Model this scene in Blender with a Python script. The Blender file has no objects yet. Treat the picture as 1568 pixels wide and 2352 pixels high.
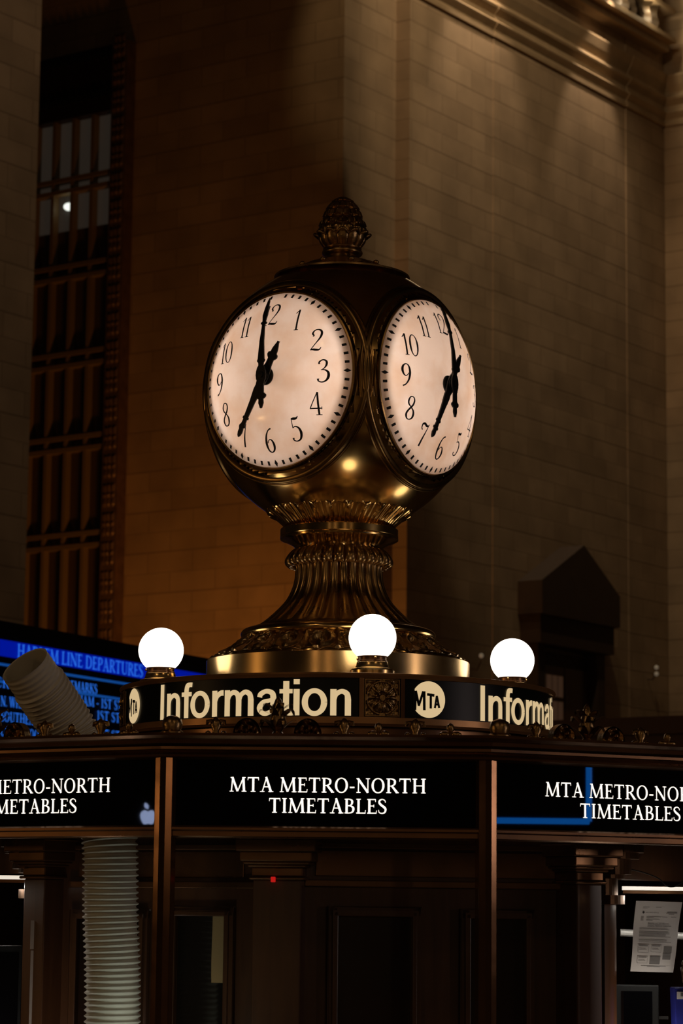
import bpy, bmesh, math, random
from mathutils import Vector, Matrix, Euler
random.seed(7)
S = bpy.context.scene
COL = S.collection
PI = math.pi
rad = math.radians

# ------------------------------------------------------------------ camera
F, W, H = 6000.0, 1568, 2352
D, ZC = 9.23, 1.60                       # camera to clock axis, eye height
PITCH = rad(8.757); ROLL = rad(.6)
cd = bpy.data.cameras.new('camera'); cam = bpy.data.objects.new('camera', cd); COL.objects.link(cam)
cd.sensor_fit = 'VERTICAL'; cd.sensor_height = 36; cd.sensor_width = 24; cd.lens = F / H * 36
cd.clip_end = 500; cd.clip_start = .1
cam.location = (.007, -D, ZC)
CM = Matrix.Rotation(PI / 2 + PITCH, 3, 'X') @ Matrix.Rotation(ROLL, 3, 'Z')
cam.rotation_euler = CM.to_euler()
cd.dof.use_dof = True; cd.dof.focus_distance = 8.75; cd.dof.aperture_fstop = 8
S.camera = cam
CO = Vector(cam.location)
def ray(u, v): return CM @ Vector(((u - W / 2) / F, -(v - H / 2) / F, -1))
def at(u, v, depth):                     # the point seen at (u,v) that lies `depth` metres ahead
    r = ray(u, v); return CO + r * (depth / r.y)
def axis(rpx, v):                        # lathe profile point on the clock's axis plane
    p = at(777, v, D); k = (p - CO).dot(CM @ Vector((0, 0, -1))) / F
    return (rpx * k, p.z)

# ------------------------------------------------------------------ world, exposure, large lights
S.view_settings.view_transform = 'Standard'; S.view_settings.look = 'None'
S.view_settings.exposure = 0; S.view_settings.gamma = 1; S.view_settings.use_curve_mapping = False
wd = bpy.data.worlds.new('world'); S.world = wd; wd.use_nodes = True
wd.node_tree.nodes['Background'].inputs[0].default_value = (.9, .62, .38, 1)
wd.node_tree.nodes['Background'].inputs[1].default_value = .006
def light(name, kind, loc, energy, color, size=.3, target=None, spot=60, blend=.4, size_y=None):
    l = bpy.data.lights.new(name, kind); o = bpy.data.objects.new(name, l); COL.objects.link(o)
    o.location = loc; l.energy = energy; l.color = color
    if kind == 'AREA':
        l.size = size
        if size_y: l.shape = 'RECTANGLE'; l.size_y = size_y
    else: l.shadow_soft_size = size
    if kind == 'SPOT': l.spot_size = rad(spot); l.spot_blend = blend
    if target is not None:
        o.rotation_euler = (Vector(target) - Vector(loc)).to_track_quat('-Z', 'Y').to_euler()
    return o
WARM = (1, .66, .36)
# hall lamps: chandeliers behind and beside the camera, cornice lamps over the right wall, added fill and glint lights
dW = Vector((math.sin(rad(34.7)), math.cos(rad(34.7)), 0)); dR = Vector((-dW.y, dW.x, 0))
CORNER = at(785, 600, 50.0); CORNER.z = 0
for x, y, z, e in [(-7, -13, 12, 230), (8, -17, 12, 210), (-14, -22, 12, 160), (15, -6, 12, 80)]:
    light('chandelier_light', 'POINT', (x, y, z), e, WARM, .4)
def wl(a, b, z): p = CORNER + dW * a - dR * b; return Vector((p.x, p.y, z))
light('wall_wash', 'SPOT', wl(.3, 6.0, 27), 1400, (1, .73, .43), .25, wl(4.6, 1.0, 19.9), 54, .4)
light('corner_spot', 'SPOT', wl(-3.0, 5.0, 24), 560, (1, .73, .43), .2, wl(4.45, 1.08, 18.47), 60, .05)  # spot added to throw the lit wedge beside the corner
light('cornice_spot', 'SPOT', wl(4.4, 1.3, 22.7), 330, (1, .74, .50), .08, wl(4.6, 0, 18.5), 62, .6)
light('cornice_spot', 'SPOT', wl(9.3, 1.3, 22.7), 330, (1, .74, .50), .08, wl(9.4, 0, 17.8), 52, .6)
light('pier_wash', 'SPOT', wl(-11, 7, 30), 1600, (1, .70, .44), .5, wl(-8.5, 0, 14), 36, .9)  # extra spot added to brighten the left pier
light('ticket_window_glow', 'SPOT', wl(-5.0, .6, 1.5), 950, (1, .37, .07), .6, wl(0, -4.0, 9.0), 100, 1)
for x in (-9, -3.5, 5, 11): light('streak_fill_light', 'AREA', (x, -26, 4.4), 24, (1, .62, .34), .8, (0, 0, 2.4), size_y=3.6)  # unseen panels added behind the viewer for streaks on the bronze
light('post_glint_light', 'AREA', (-12, -3.76, 2.36), 36, (1, .56, .22), .8, (0, -1.7, 2.0), size_y=.5)  # unseen panel added for the warm highlight on the left post
light('post_glint_light', 'AREA', (12, -4.6, 2.5), 55, (1, .78, .72), .9, (0, -1.7, 2.0), size_y=1.0)  # unseen panel added for the pinkish highlight on the right post

# ------------------------------------------------------------------ materials
def mat(name, col, rough=.5, metal=0.0, emit=None, es=0.0, noise=0.0, nscale=8.0, bump=0.0, bscale=60.0, spec=.5, coat=0.0, rnoise=0.0):
    m = bpy.data.materials.new(name); m.use_nodes = True
    nt = m.node_tree; b = nt.nodes['Principled BSDF']
    b.inputs['Base Color'].default_value = (*col, 1); b.inputs['Roughness'].default_value = rough
    b.inputs['Metallic'].default_value = metal; b.inputs['Specular IOR Level'].default_value = spec
    b.inputs['Coat Weight'].default_value = coat; b.inputs['Coat Roughness'].default_value = .08
    tc = nt.nodes.new('ShaderNodeTexCoord')
    if emit:
        b.inputs['Emission Color'].default_value = (*emit, 1); b.inputs['Emission Strength'].default_value = es
    if noise or rnoise:
        n = nt.nodes.new('ShaderNodeTexNoise'); n.inputs['Scale'].default_value = nscale; n.inputs['Detail'].default_value = 6
        nt.links.new(tc.outputs['Object'], n.inputs['Vector'])
        if noise:
            mx = nt.nodes.new('ShaderNodeMix'); mx.data_type = 'RGBA'
            mx.inputs[6].default_value = (*[c * (1 - noise) for c in col], 1); mx.inputs[7].default_value = (*[min(1, c * (1 + noise)) for c in col], 1)
            nt.links.new(n.outputs['Fac'], mx.inputs[0]); nt.links.new(mx.outputs[2], b.inputs['Base Color'])
        if rnoise:
            mr = nt.nodes.new('ShaderNodeMapRange'); mr.inputs[1].default_value = .3; mr.inputs[2].default_value = .7
            mr.inputs[3].default_value = max(.03, rough - rnoise); mr.inputs[4].default_value = rough + rnoise
            nt.links.new(n.outputs['Fac'], mr.inputs[0]); nt.links.new(mr.outputs[0], b.inputs['Roughness'])
    if bump:
        n2 = nt.nodes.new('ShaderNodeTexNoise'); n2.inputs['Scale'].default_value = bscale; n2.inputs['Detail'].default_value = 4
        nt.links.new(tc.outputs['Object'], n2.inputs['Vector'])
        bp = nt.nodes.new('ShaderNodeBump'); bp.inputs['Strength'].default_value = bump; bp.inputs['Distance'].default_value = .01
        nt.links.new(n2.outputs['Fac'], bp.inputs['Height']); nt.links.new(bp.outputs[0], b.inputs['Normal'])
    return m
def stone(name, c1, c2, mortar, rh=.42, bw=1.15):     # coursed ashlar: alternating high and low courses, from the UVs in metres
    m = mat(name, c1, .75, spec=.25); nt = m.node_tree; b = nt.nodes['Principled BSDF']
    uv = nt.nodes.new('ShaderNodeUVMap'); sx = nt.nodes.new('ShaderNodeSeparateXYZ'); nt.links.new(uv.outputs[0], sx.inputs[0])
    def math_(op, a, bb):
        n = nt.nodes.new('ShaderNodeMath'); n.operation = op
        for k, x in enumerate((a, bb)):
            if x is None: continue
            if isinstance(x, (int, float)): n.inputs[k].default_value = x
            else: nt.links.new(x, n.inputs[k])
        return n.outputs[0]
    warp = math_('ADD', sx.outputs[1], math_('MULTIPLY', math_('SINE', math_('MULTIPLY', sx.outputs[1], 2 * PI / (2 * rh)), None), .05))
    cb = nt.nodes.new('ShaderNodeCombineXYZ'); nt.links.new(sx.outputs[0], cb.inputs[0]); nt.links.new(warp, cb.inputs[1])
    br = nt.nodes.new('ShaderNodeTexBrick'); nt.links.new(cb.outputs[0], br.inputs['Vector'])
    br.inputs['Scale'].default_value = 1; br.inputs['Brick Width'].default_value = bw; br.inputs['Row Height'].default_value = rh
    br.inputs['Mortar Size'].default_value = .018; br.inputs['Mortar Smooth'].default_value = .6; br.inputs['Bias'].default_value = -.1
    br.inputs['Color1'].default_value = (*c1, 1); br.inputs['Color2'].default_value = (*c2, 1); br.inputs['Mortar'].default_value = (*mortar, 1)
    n = nt.nodes.new('ShaderNodeTexNoise'); n.inputs['Scale'].default_value = .9; n.inputs['Detail'].default_value = 8
    nt.links.new(cb.outputs[0], n.inputs['Vector'])
    mx = nt.nodes.new('ShaderNodeMix'); mx.data_type = 'RGBA'; mx.blend_type = 'MULTIPLY'; mx.inputs[0].default_value = .55
    nt.links.new(br.outputs['Color'], mx.inputs[6]); nt.links.new(n.outputs['Color'], mx.inputs[7])
    hs = nt.nodes.new('ShaderNodeMix'); hs.data_type = 'RGBA'; hs.blend_type = 'MULTIPLY'; hs.inputs[0].default_value = 1; 
    rp = nt.nodes.new('ShaderNodeMapRange'); rp.inputs[1].default_value = .3; rp.inputs[2].default_value = .7; rp.inputs[3].default_value = .8; rp.inputs[4].default_value = 1.15
    nt.links.new(n.outputs['Fac'], rp.inputs[0]); nt.links.new(br.outputs['Color'], hs.inputs[6]); nt.links.new(rp.outputs[0], hs.inputs[7])
    nt.links.new(hs.outputs[2], b.inputs['Base Color'])
    bp = nt.nodes.new('ShaderNodeBump'); bp.inputs['Strength'].default_value = .15; bp.inputs['Distance'].default_value = .02; bp.invert = True
    nt.links.new(br.outputs['Fac'], bp.inputs['Height']); nt.links.new(bp.outputs[0], b.inputs['Normal'])
    return m
def wood(name, dark, light_, rough=.35, scale=3.0):
    m = mat(name, dark, rough, coat=.35); nt = m.node_tree; b = nt.nodes['Principled BSDF']
    tc = nt.nodes.new('ShaderNodeTexCoord'); mp = nt.nodes.new('ShaderNodeMapping'); mp.inputs['Scale'].default_value = (scale * 6, scale * 6, scale * .5)
    nt.links.new(tc.outputs['Object'], mp.inputs['Vector'])
    n = nt.nodes.new('ShaderNodeTexNoise'); n.inputs['Scale'].default_value = 2; n.inputs['Detail'].default_value = 8; n.inputs['Distortion'].default_value = .6
    nt.links.new(mp.outputs[0], n.inputs['Vector'])
    mx = nt.nodes.new('ShaderNodeMix'); mx.data_type = 'RGBA'; mx.inputs[6].default_value = (*dark, 1); mx.inputs[7].default_value = (*light_, 1)
    nt.links.new(n.outputs['Fac'], mx.inputs[0]); nt.links.new(mx.outputs[2], b.inputs['Base Color'])
    return m
BRASS = mat('aged_brass', (.60, .39, .14), .17, 1, noise=.28, nscale=9, rnoise=.05)
BRONZE = mat('dark_bronze', (.38, .235, .095), .30, 1, noise=.35, nscale=14, rnoise=.1)
BEZEL = mat('bezel_bronze', (.30, .185, .07), .28, 1, noise=.25, nscale=7, rnoise=.08)
BRONZE_CAST = mat('cast_bronze', (.36, .23, .10), .3, 1, noise=.4, nscale=20, bump=.15, bscale=120)
POLISHED = mat('polished_brass', (.72, .48, .20), .22, 1, noise=.12, nscale=4, rnoise=.06)
BOOTHB = mat('booth_bronze', (.20, .10, .045), .30, .75, noise=.2, nscale=6, rnoise=.08)
RIMB = mat('brown_bronze', (.42, .22, .09), .36, .65, noise=.2, nscale=8, rnoise=.06)
POSTB = mat('polished_post_bronze', (.17, .085, .04), .12, .8, noise=.2, nscale=6, rnoise=.03)
BOOTHW = wood('booth_wood', (.05, .019, .008), (.12, .05, .02), .33)
BLACK = mat('matte_black', (.008, .008, .008), .6)
HAND = mat('black_enamel', (.006, .006, .006), .45)
INK = mat('dial_ink', (.008, .012, .016), .6)
SIGNBLK = mat('black_sign_glass', (.004, .006, .006), .35, spec=.25)
SCREEN = mat('black_screen', (.002, .002, .003), .012)
CREAM = mat('backlit_cream', (.55, .45, .28), .5, emit=(1, .74, .40), es=.62)
WHITE_TXT = mat('lit_white_text', (.6, .6, .6), .5, emit=(1, .90, .78), es=1.35)
BLUE_TXT = mat('lit_blue_text', (.02, .1, .3), .5, emit=(.03, .21, 1), es=.75)
BLUE_BAND = mat('lit_blue_band', (.0, .02, .2), .5, emit=(.0, .008, .36), es=.8)
BLUE_LINE = mat('lit_blue_line', (.0, .1, .3), .5, emit=(.01, .11, .5), es=.5)
GLOBE = mat('lit_opal_globe', (.8, .8, .8), .3, emit=(1, .87, .72), es=3.2)
HOSE = mat('white_ribbed_plastic', (.62, .60, .52), .5)
PAPER = mat('white_paper', (.72, .72, .74), .8)
GREY_INK = mat('printed_grey', (.25, .25, .26), .8)
DARK_INK = mat('printed_black', (.05, .05, .06), .8)
PLASTIC = mat('dark_grey_plastic', (.014, .015, .016), .6, spec=.2)
BLUEBIN = mat('blue_plastic', (.012, .018, .22), .4)
CHROME = mat('chrome', (.7, .7, .7), .12, 1)
FLUO = mat('fluorescent_tube', (.8, .8, .8), .4, emit=(1, .88, .74), es=.9)
GREYM = mat('grey_metal', (.35, .35, .34), .4, .3)
DARKMETAL = mat('dark_window_metal', (.035, .018, .008), .45, .4)
BRZFRAME = mat('bronze_window_bar', (.24, .165, .07), .5, .1)
CARVED = mat('carved_metal_border', (.17, .10, .05), .5, .3, noise=.6, nscale=5)
STONE = stone('tan_ashlar', (.44, .325, .215), (.37, .27, .175), (.31, .225, .145))
STONE_GLOW = stone('glow_tinted_ashlar', (.44, .30, .165), (.37, .25, .135), (.31, .21, .115))  # same stone, with the orange glow on the left wall tinted in
TRIM = mat('tan_stone_trim', (.42, .31, .19), .7, noise=.2, nscale=3)
BACKLIT_DARK = mat('backlit_bracket_shade', (.05, .032, .016), .6)  # dark base colour holds the shade of the backlit brackets
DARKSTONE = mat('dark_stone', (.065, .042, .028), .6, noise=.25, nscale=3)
PLASTER = mat('ceiling_plaster', (.25, .17, .10), .8)
FLOORM = mat('marble_floor', (.35, .28, .2), .25, noise=.2, nscale=1)
def dial_material():
    m = bpy.data.materials.new('opal_glass'); m.use_nodes = True; nt = m.node_tree; nt.nodes.clear()
    out = nt.nodes.new('ShaderNodeOutputMaterial'); tr = nt.nodes.new('ShaderNodeBsdfTranslucent'); df = nt.nodes.new('ShaderNodeBsdfDiffuse'); gl = nt.nodes.new('ShaderNodeBsdfGlossy')
    gl.inputs['Roughness'].default_value = .12
    tc = nt.nodes.new('ShaderNodeTexCoord'); n = nt.nodes.new('ShaderNodeTexNoise'); n.inputs['Scale'].default_value = 7; n.inputs['Detail'].default_value = 5
    nt.links.new(tc.outputs['Object'], n.inputs['Vector'])
    mx = nt.nodes.new('ShaderNodeMix'); mx.data_type = 'RGBA'; mx.inputs[6].default_value = (.80, .62, .48, 1); mx.inputs[7].default_value = (.92, .84, .78, 1)
    mr = nt.nodes.new('ShaderNodeMapRange'); mr.inputs[1].default_value = .3; mr.inputs[2].default_value = .6
    nt.links.new(n.outputs['Fac'], mr.inputs[0]); nt.links.new(mr.outputs[0], mx.inputs[0])
    nt.links.new(mx.outputs[2], tr.inputs[0]); nt.links.new(mx.outputs[2], df.inputs[0])
    a = nt.nodes.new('ShaderNodeMixShader'); a.inputs[0].default_value = .25; nt.links.new(tr.outputs[0], a.inputs[1]); nt.links.new(df.outputs[0], a.inputs[2])
    c = nt.nodes.new('ShaderNodeMixShader'); c.inputs[0].default_value = .03; nt.links.new(a.outputs[0], c.inputs[1]); nt.links.new(gl.outputs[0], c.inputs[2])
    nt.links.new(c.outputs[0], out.inputs[0]); return m
OPAL = dial_material()
def glass_material(name, tint, gloss=.06):
    m = bpy.data.materials.new(name); m.use_nodes = True; nt = m.node_tree; nt.nodes.clear()
    out = nt.nodes.new('ShaderNodeOutputMaterial'); t = nt.nodes.new('ShaderNodeBsdfTransparent'); g = nt.nodes.new('ShaderNodeBsdfGlossy')
    t.inputs[0].default_value = (*tint, 1); g.inputs['Roughness'].default_value = .03
    mx = nt.nodes.new('ShaderNodeMixShader'); mx.inputs[0].default_value = gloss
    nt.links.new(t.outputs[0], mx.inputs[1]); nt.links.new(g.outputs[0], mx.inputs[2]); nt.links.new(mx.outputs[0], out.inputs[0]); return m
GLASS = glass_material('booth_glass', (.93, .95, .94)); DARKGLASS = glass_material('window_glass', (.8, .82, .8), .05)

# ------------------------------------------------------------------ mesh helpers
class MB:
    def __init__(s): s.v = []; s.f = []; s.mi = []; s.uv = {}; s.cur = 0
    def add(s, verts, faces):
        n = len(s.v); s.v += [Vector(x) for x in verts]
        for f in faces: s.f.append([i + n for i in f]); s.mi.append(s.cur)
        return n
    def quad(s, a, b, c, d, uv=None):
        s.add([a, b, c, d], [(0, 1, 2, 3)])
        if uv: s.uv[len(s.f) - 1] = uv
    def hexa(s, p):                       # 8 corners: bottom ring then top ring
        s.add(p, [(3, 2, 1, 0), (4, 5, 6, 7), (0, 1, 5, 4), (1, 2, 6, 5), (2, 3, 7, 6), (3, 0, 4, 7)])
    def box(s, lo, hi):
        x0, y0, z0 = lo; x1, y1, z1 = hi
        s.hexa([(x0, y0, z0), (x1, y0, z0), (x1, y1, z0), (x0, y1, z0), (x0, y0, z1), (x1, y0, z1), (x1, y1, z1), (x0, y1, z1)])
    def lathe(s, prof, seg=96, mod=None, M=None, cap=False, a0=0, a1=2 * PI):
        full = abs(a1 - a0 - 2 * PI) < 1e-6; n = seg if full else seg + 1; vs = []
        for i, (r, z) in enumerate(prof):
            t = i / max(1, len(prof) - 1)
            for k in range(n):
                a = a0 + (a1 - a0) * k / seg; rr, zz = (r, z) if not mod else mod(r, z, a, t)
                p = Vector((rr * math.sin(a), -rr * math.cos(a), zz)); vs.append(M @ p if M else p)
        fs = []
        for i in range(len(prof) - 1):
            for k in range(seg):
                k2 = (k + 1) % n; fs.append((i * n + k, i * n + k2, (i + 1) * n + k2, (i + 1) * n + k))
        if cap:
            fs.append(tuple(range(n))[::-1]); fs.append(tuple((len(prof) - 1) * n + k for k in range(n)))
        s.add(vs, fs)
    def tube(s, pts, r, seg=12, cap=True):
        pts = [Vector(p) for p in pts]; up = Vector((0.31, .17, .93)); vs = []; N = len(pts)
        for i, p in enumerate(pts):
            t = (pts[min(i + 1, N - 1)] - pts[max(i - 1, 0)]).normalized()
            a = t.cross(up)
            if a.length < .05: a = t.cross(Vector((1, 0, 0)))
            a.normalize(); b = t.cross(a); rr = r[i] if isinstance(r, (list, tuple)) else r
            for k in range(seg): vs.append(p + (a * math.cos(2 * PI * k / seg) + b * math.sin(2 * PI * k / seg)) * rr)
        fs = [(i * seg + k, i * seg + (k + 1) % seg, (i + 1) * seg + (k + 1) % seg, (i + 1) * seg + k) for i in range(N - 1) for k in range(seg)]
        if cap: fs += [tuple(range(seg))[::-1], tuple((N - 1) * seg + k for k in range(seg))]
        s.add(vs, fs)
    def ribbon(s, path, fn):              # path of (x,y,width) in the plane, fn maps (x,y) to space
        L = []; R = []; n = len(path)
        for i, (x, y, w) in enumerate(path):
            ax, ay = path[max(i - 1, 0)][:2]; bx, by = path[min(i + 1, n - 1)][:2]
            dx, dy = bx - ax, by - ay; l = math.hypot(dx, dy) or 1; nx, ny = -dy / l * w / 2, dx / l * w / 2
            L.append(fn(x + nx, y + ny)); R.append(fn(x - nx, y - ny))
        s.add(L + R, [(i, n + i, n + i + 1, i + 1) for i in range(n - 1)])
    def grid(s, nx, ny, fn):
        vs = [fn(i / nx, j / ny) for j in range(ny + 1) for i in range(nx + 1)]
        s.add(vs, [(j * (nx + 1) + i, j * (nx + 1) + i + 1, (j + 1) * (nx + 1) + i + 1, (j + 1) * (nx + 1) + i) for j in range(ny) for i in range(nx)])
    def sphere(s, c, r, seg=12, rings=8, sc=(1, 1, 1)):
        c = Vector(c); vs = []
        for j in range(rings + 1):
            t = PI * j / rings
            for k in range(seg):
                a = 2 * PI * k / seg; vs.append(c + Vector((sc[0] * r * math.sin(t) * math.cos(a), sc[1] * r * math.sin(t) * math.sin(a), sc[2] * r * math.cos(t))))
        s.add(vs, [(j * seg + k, (j + 1) * seg + k, (j + 1) * seg + (k + 1) % seg, j * seg + (k + 1) % seg) for j in range(rings) for k in range(seg)])
    def build(s, name, mats, parent=None, smooth=None, org=None, bevel=0, weld=True):
        me = bpy.data.meshes.new(name); off = Vector(org) if org is not None else wloc(parent)
        me.from_pydata([v - off for v in s.v], [], s.f)
        for m in (mats if isinstance(mats, (list, tuple)) else [mats]): me.materials.append(m)
        for p, mi in zip(me.polygons, s.mi): p.material_index = mi
        if s.uv:
            ul = me.uv_layers.new(name='UVMap')
            for fi, uvs in s.uv.items():
                for li, c in zip(me.polygons[fi].loop_indices, uvs): ul.data[li].uv = c
        bm = bmesh.new(); bm.from_mesh(me)
        if weld: bmesh.ops.remove_doubles(bm, verts=bm.verts, dist=1e-5)
        bmesh.ops.recalc_face_normals(bm, faces=bm.faces); bm.to_mesh(me); bm.free()
        o = bpy.data.objects.new(name, me); COL.objects.link(o)
        if parent: o.parent = parent
        elif org is not None: o.location = org
        if bevel:
            b = o.modifiers.new('bevel', 'BEVEL'); b.width = bevel; b.segments = 2; b.limit_method = 'ANGLE'; b.angle_limit = rad(40)
        if smooth is not None:
            for p in me.polygons: p.use_smooth = True
            bm = bmesh.new(); bm.from_mesh(me)
            for e in bm.edges:
                if len(e.link_faces) == 2 and e.calc_face_angle(0) > rad(smooth): e.smooth = False
            bm.to_mesh(me); bm.free()
        return o
def wloc(o):
    v = Vector((0, 0, 0))
    while o: v += Vector(o.location); o = o.parent
    return v
def tag(o, label, cat, group=None):
    o['label'] = label; o['category'] = cat
    if group: o['group'] = group
    return o
def thing(name, label, cat, loc, group=None):
    o = bpy.data.objects.new(name, None); COL.objects.link(o); o.location = loc; o.empty_display_size = .1
    return tag(o, label, cat, group)
def struct(o): o['kind'] = 'structure'; return o
def copy_tree(o, parent=None):
    c = o.copy(); COL.objects.link(c)
    if parent: c.parent = parent
    for ch in list(o.children): copy_tree(ch, c)
    return c
class Wall:                               # a vertical plane from plan point a along unit direction d; n points out of it
    def __init__(s, a, b=None, d=None, flip=False):
        s.a = Vector((a[0], a[1], 0))
        if b is not None: d = Vector((b[0], b[1], 0)) - s.a; s.len = d.length
        s.d = Vector((d[0], d[1], 0)).normalized(); s.n = Vector((s.d.y, -s.d.x, 0)) * (-1 if flip else 1)
    def hit(s, u, v, off=0):              # (distance along, height) of the plane seen at pixel u,v
        r = ray(u, v); a = s.a + s.n * off; t = (a - CO).dot(s.n) / r.dot(s.n); p = CO + r * t
        return (p - s.a).dot(s.d), p.z
    def P(s, t, z, o=0): p = s.a + s.d * t + s.n * o; return Vector((p.x, p.y, z))
    def box(s, mb, t0, t1, z0, z1, o0, o1):
        mb.hexa([s.P(t0, z0, o0), s.P(t1, z0, o0), s.P(t1, z0, o1), s.P(t0, z0, o1), s.P(t0, z1, o0), s.P(t1, z1, o0), s.P(t1, z1, o1), s.P(t0, z1, o1)])
    def face(s, mb, t0, t1, z0, z1, o=0):
        mb.quad(s.P(t0, z0, o), s.P(t1, z0, o), s.P(t1, z1, o), s.P(t0, z1, o), [(t0, z0), (t1, z0), (t1, z1), (t0, z1)])
def cr(pts, n=6):                         # Catmull-Rom through (x,y,w)
    out = []
    for i in range(len(pts) - 1):
        p0, p1, p2, p3 = pts[max(i - 1, 0)], pts[i], pts[i + 1], pts[min(i + 2, len(pts) - 1)]
        for k in range(n):
            t = k / n; out.append(tuple(.5 * (2 * b + (c - a) * t + (2 * a - 5 * b + 4 * c - d) * t * t + (3 * b - a - 3 * c + d) * t ** 3) for a, b, c, d in zip(p0, p1, p2, p3)))
    return out + [pts[-1]]
def ell(cx, cy, rx, ry, wv, wh, n=40, a0=0, a1=2 * PI):   # ring: wv = width at the sides, wh = width at top and foot
    return [(cx + (rx - (wv * math.cos(a) ** 2 + wh * math.sin(a) ** 2) / 2) * math.cos(a), cy + (ry - (wv * math.cos(a) ** 2 + wh * math.sin(a) ** 2) / 2) * math.sin(a),
             wv * math.cos(a) ** 2 + wh * math.sin(a) ** 2) for a in [a0 + (a1 - a0) * k / n for k in range(n + 1)]]

# ------------------------------------------------------------------ lettering
T, h = .135, .055
def sr(x0, x1, y): return [(x0, y, .05), (x1, y, .05)]
def foot(x0, x1): return sr(x0, x1, .025)
def head(x0, x1): return sr(x0, x1, .975)
def st(x, w=T): return [(x, 0, w), (x, 1, w)]
SERIF = {
 'M': (1.0, [[(.12, 0, .065), (.19, 1, .065)], [(.17, .99, .13), (.48, .03, .12)], [(.49, .03, .06), (.81, .97, .065)], [(.86, 0, .14), (.81, 1, .14)], foot(.02, .25), foot(.72, 1.0), head(.07, .24), head(.76, .94)]),
 'T': (.72, [st(.36), [(.05, .965, .07), (.67, .965, .07)], [(.065, 1.0, .05), (.045, .79, .03)], [(.655, 1.0, .05), (.675, .79, .03)], foot(.22, .50)]),
 'A': (.78, [[(.14, 0, .06), (.385, 1, .06)], [(.36, 1.03, .12), (.65, 0, .14)], [(.22, .35, .055), (.54, .35, .055)], foot(.01, .27), foot(.50, .79)]),
 'E': (.62, [st(.17), [(.05, .97, .06), (.53, .97, .06)], [(.16, .52, .055), (.44, .52, .055)], [(.05, .03, .06), (.57, .03, .06)], [(.52, 1, .04), (.53, .80, .03)], [(.43, .42, .035), (.43, .62, .035)], [(.56, 0, .05), (.59, .22, .03)]]),
 'R': (.73, [st(.17), cr([(.15, .97, .055), (.34, .97, .06), (.50, .88, .11), (.53, .75, .135), (.50, .60, .10), (.34, .49, .05), (.16, .48, .05)]), [(.34, .51, .11), (.66, .03, .14)], foot(.03, .31), foot(.58, .76), head(.04, .2)]),
 'O': (.84, [ell(.42, .5, .38, .52, .135, .06)]),
 '-': (.36, [[(.04, .36, .085), (.31, .36, .085)]]),
 'N': (.84, [[(.15, 0, .06), (.15, 1, .06)], [(.12, .98, .13), (.70, .02, .13)], [(.70, 0, .06), (.70, 1, .06)], foot(.04, .27), head(.03, .16), head(.58, .82)]),
 'H': (.86, [st(.18), st(.68), [(.18, .51, .055), (.68, .51, .055)], foot(.05, .31), foot(.55, .81), head(.05, .31), head(.55, .81)]),
 'I': (.36, [st(.18), foot(.05, .31), head(.05, .31)]),
 'B': (.66, [st(.17), cr([(.05, .97, .05), (.33, .97, .06), (.47, .88, .11), (.49, .76, .125), (.45, .62, .09), (.32, .53, .05), (.16, .52, .05)]), cr([(.16, .53, .05), (.36, .52, .06), (.53, .42, .12), (.56, .28, .135), (.51, .11, .10), (.34, .03, .055), (.05, .03, .05)])]),
 'L': (.60, [st(.17), [(.04, .03, .06), (.56, .03, .06)], [(.55, 0, .05), (.58, .24, .03)], head(.04, .30)]),
 'S': (.54, [cr([(.45, .76, .04), (.42, .90, .05), (.27, .985, .06), (.12, .90, .09), (.10, .74, .12), (.22, .58, .13), (.36, .46, .135), (.46, .31, .125), (.42, .10, .09), (.25, .02, .06), (.09, .09, .05), (.06, .26, .04)])]),
 'D': (.80, [st(.17), cr([(.05, .97, .05), (.36, .97, .06), (.62, .82, .11), (.70, .5, .135), (.62, .18, .11), (.36, .03, .06), (.05, .03, .05)])]),
 'P': (.62, [st(.17), cr([(.05, .97, .05), (.34, .97, .06), (.51, .88, .11), (.54, .73, .135), (.50, .57, .10), (.34, .46, .05), (.16, .46, .05)]), foot(.03, .31)]),
 'U': (.82, [cr([(.18, 1, .13), (.18, .4, .13), (.25, .1, .10), (.42, .03, .06), (.60, .10, .06), (.66, .4, .06), (.66, 1, .06)]), head(.05, .31), head(.55, .78)]),
 'C': (.76, [cr([(.66, .76, .05), (.60, .92, .06), (.42, .98, .06), (.18, .84, .11), (.10, .5, .135), (.18, .16, .11), (.42, .02, .06), (.60, .08, .06), (.68, .26, .04)])]),
 'K': (.78, [st(.18), [(.20, .45, .06), (.62, .98, .06)], [(.34, .6, .12), (.70, .0, .14)], foot(.05, .31), foot(.58, .80), head(.05, .31), head(.5, .72)]),
 'W': (1.1, [[(.12, 1, .13), (.36, 0, .12)], [(.36, 0, .06), (.56, 1, .06)], [(.54, 1, .13), (.78, 0, .12)], [(.78, 0, .06), (.98, 1, .06)], head(0, .26), head(.42, .66), head(.88, 1.08)]),
 'F': (.58, [st(.17), [(.05, .97, .06), (.53, .97, .06)], [(.16, .52, .055), (.44, .52, .055)], [(.52, 1, .04), (.53, .80, .03)], foot(.03, .31)]),
 '1': (.42, [st(.21), foot(.08, .34), [(.06, .86, .05), (.22, .97, .06)]]),
 '.': (.22, [[(.05, .06, .12), (.16, .06, .12)]]), ' ': (.30, []),
}
def text_w(t, track=0): return sum(SERIF[c][0] + track for c in t) - track
def put_text(mb, t, x, y, size, fn, sx=1.0, track=0):     # lower-left corner (x,y), cap height size
    for c in t:
        w, paths = SERIF[c]
        for p in paths: mb.ribbon([(x + a * size * sx, y + b * size, ww * size * 1.13) for a, b, ww in p], fn)
        x += (w + track) * size * sx
    return x
ST = .172                                # grotesque letters of the drum sign, cap height 1
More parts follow.
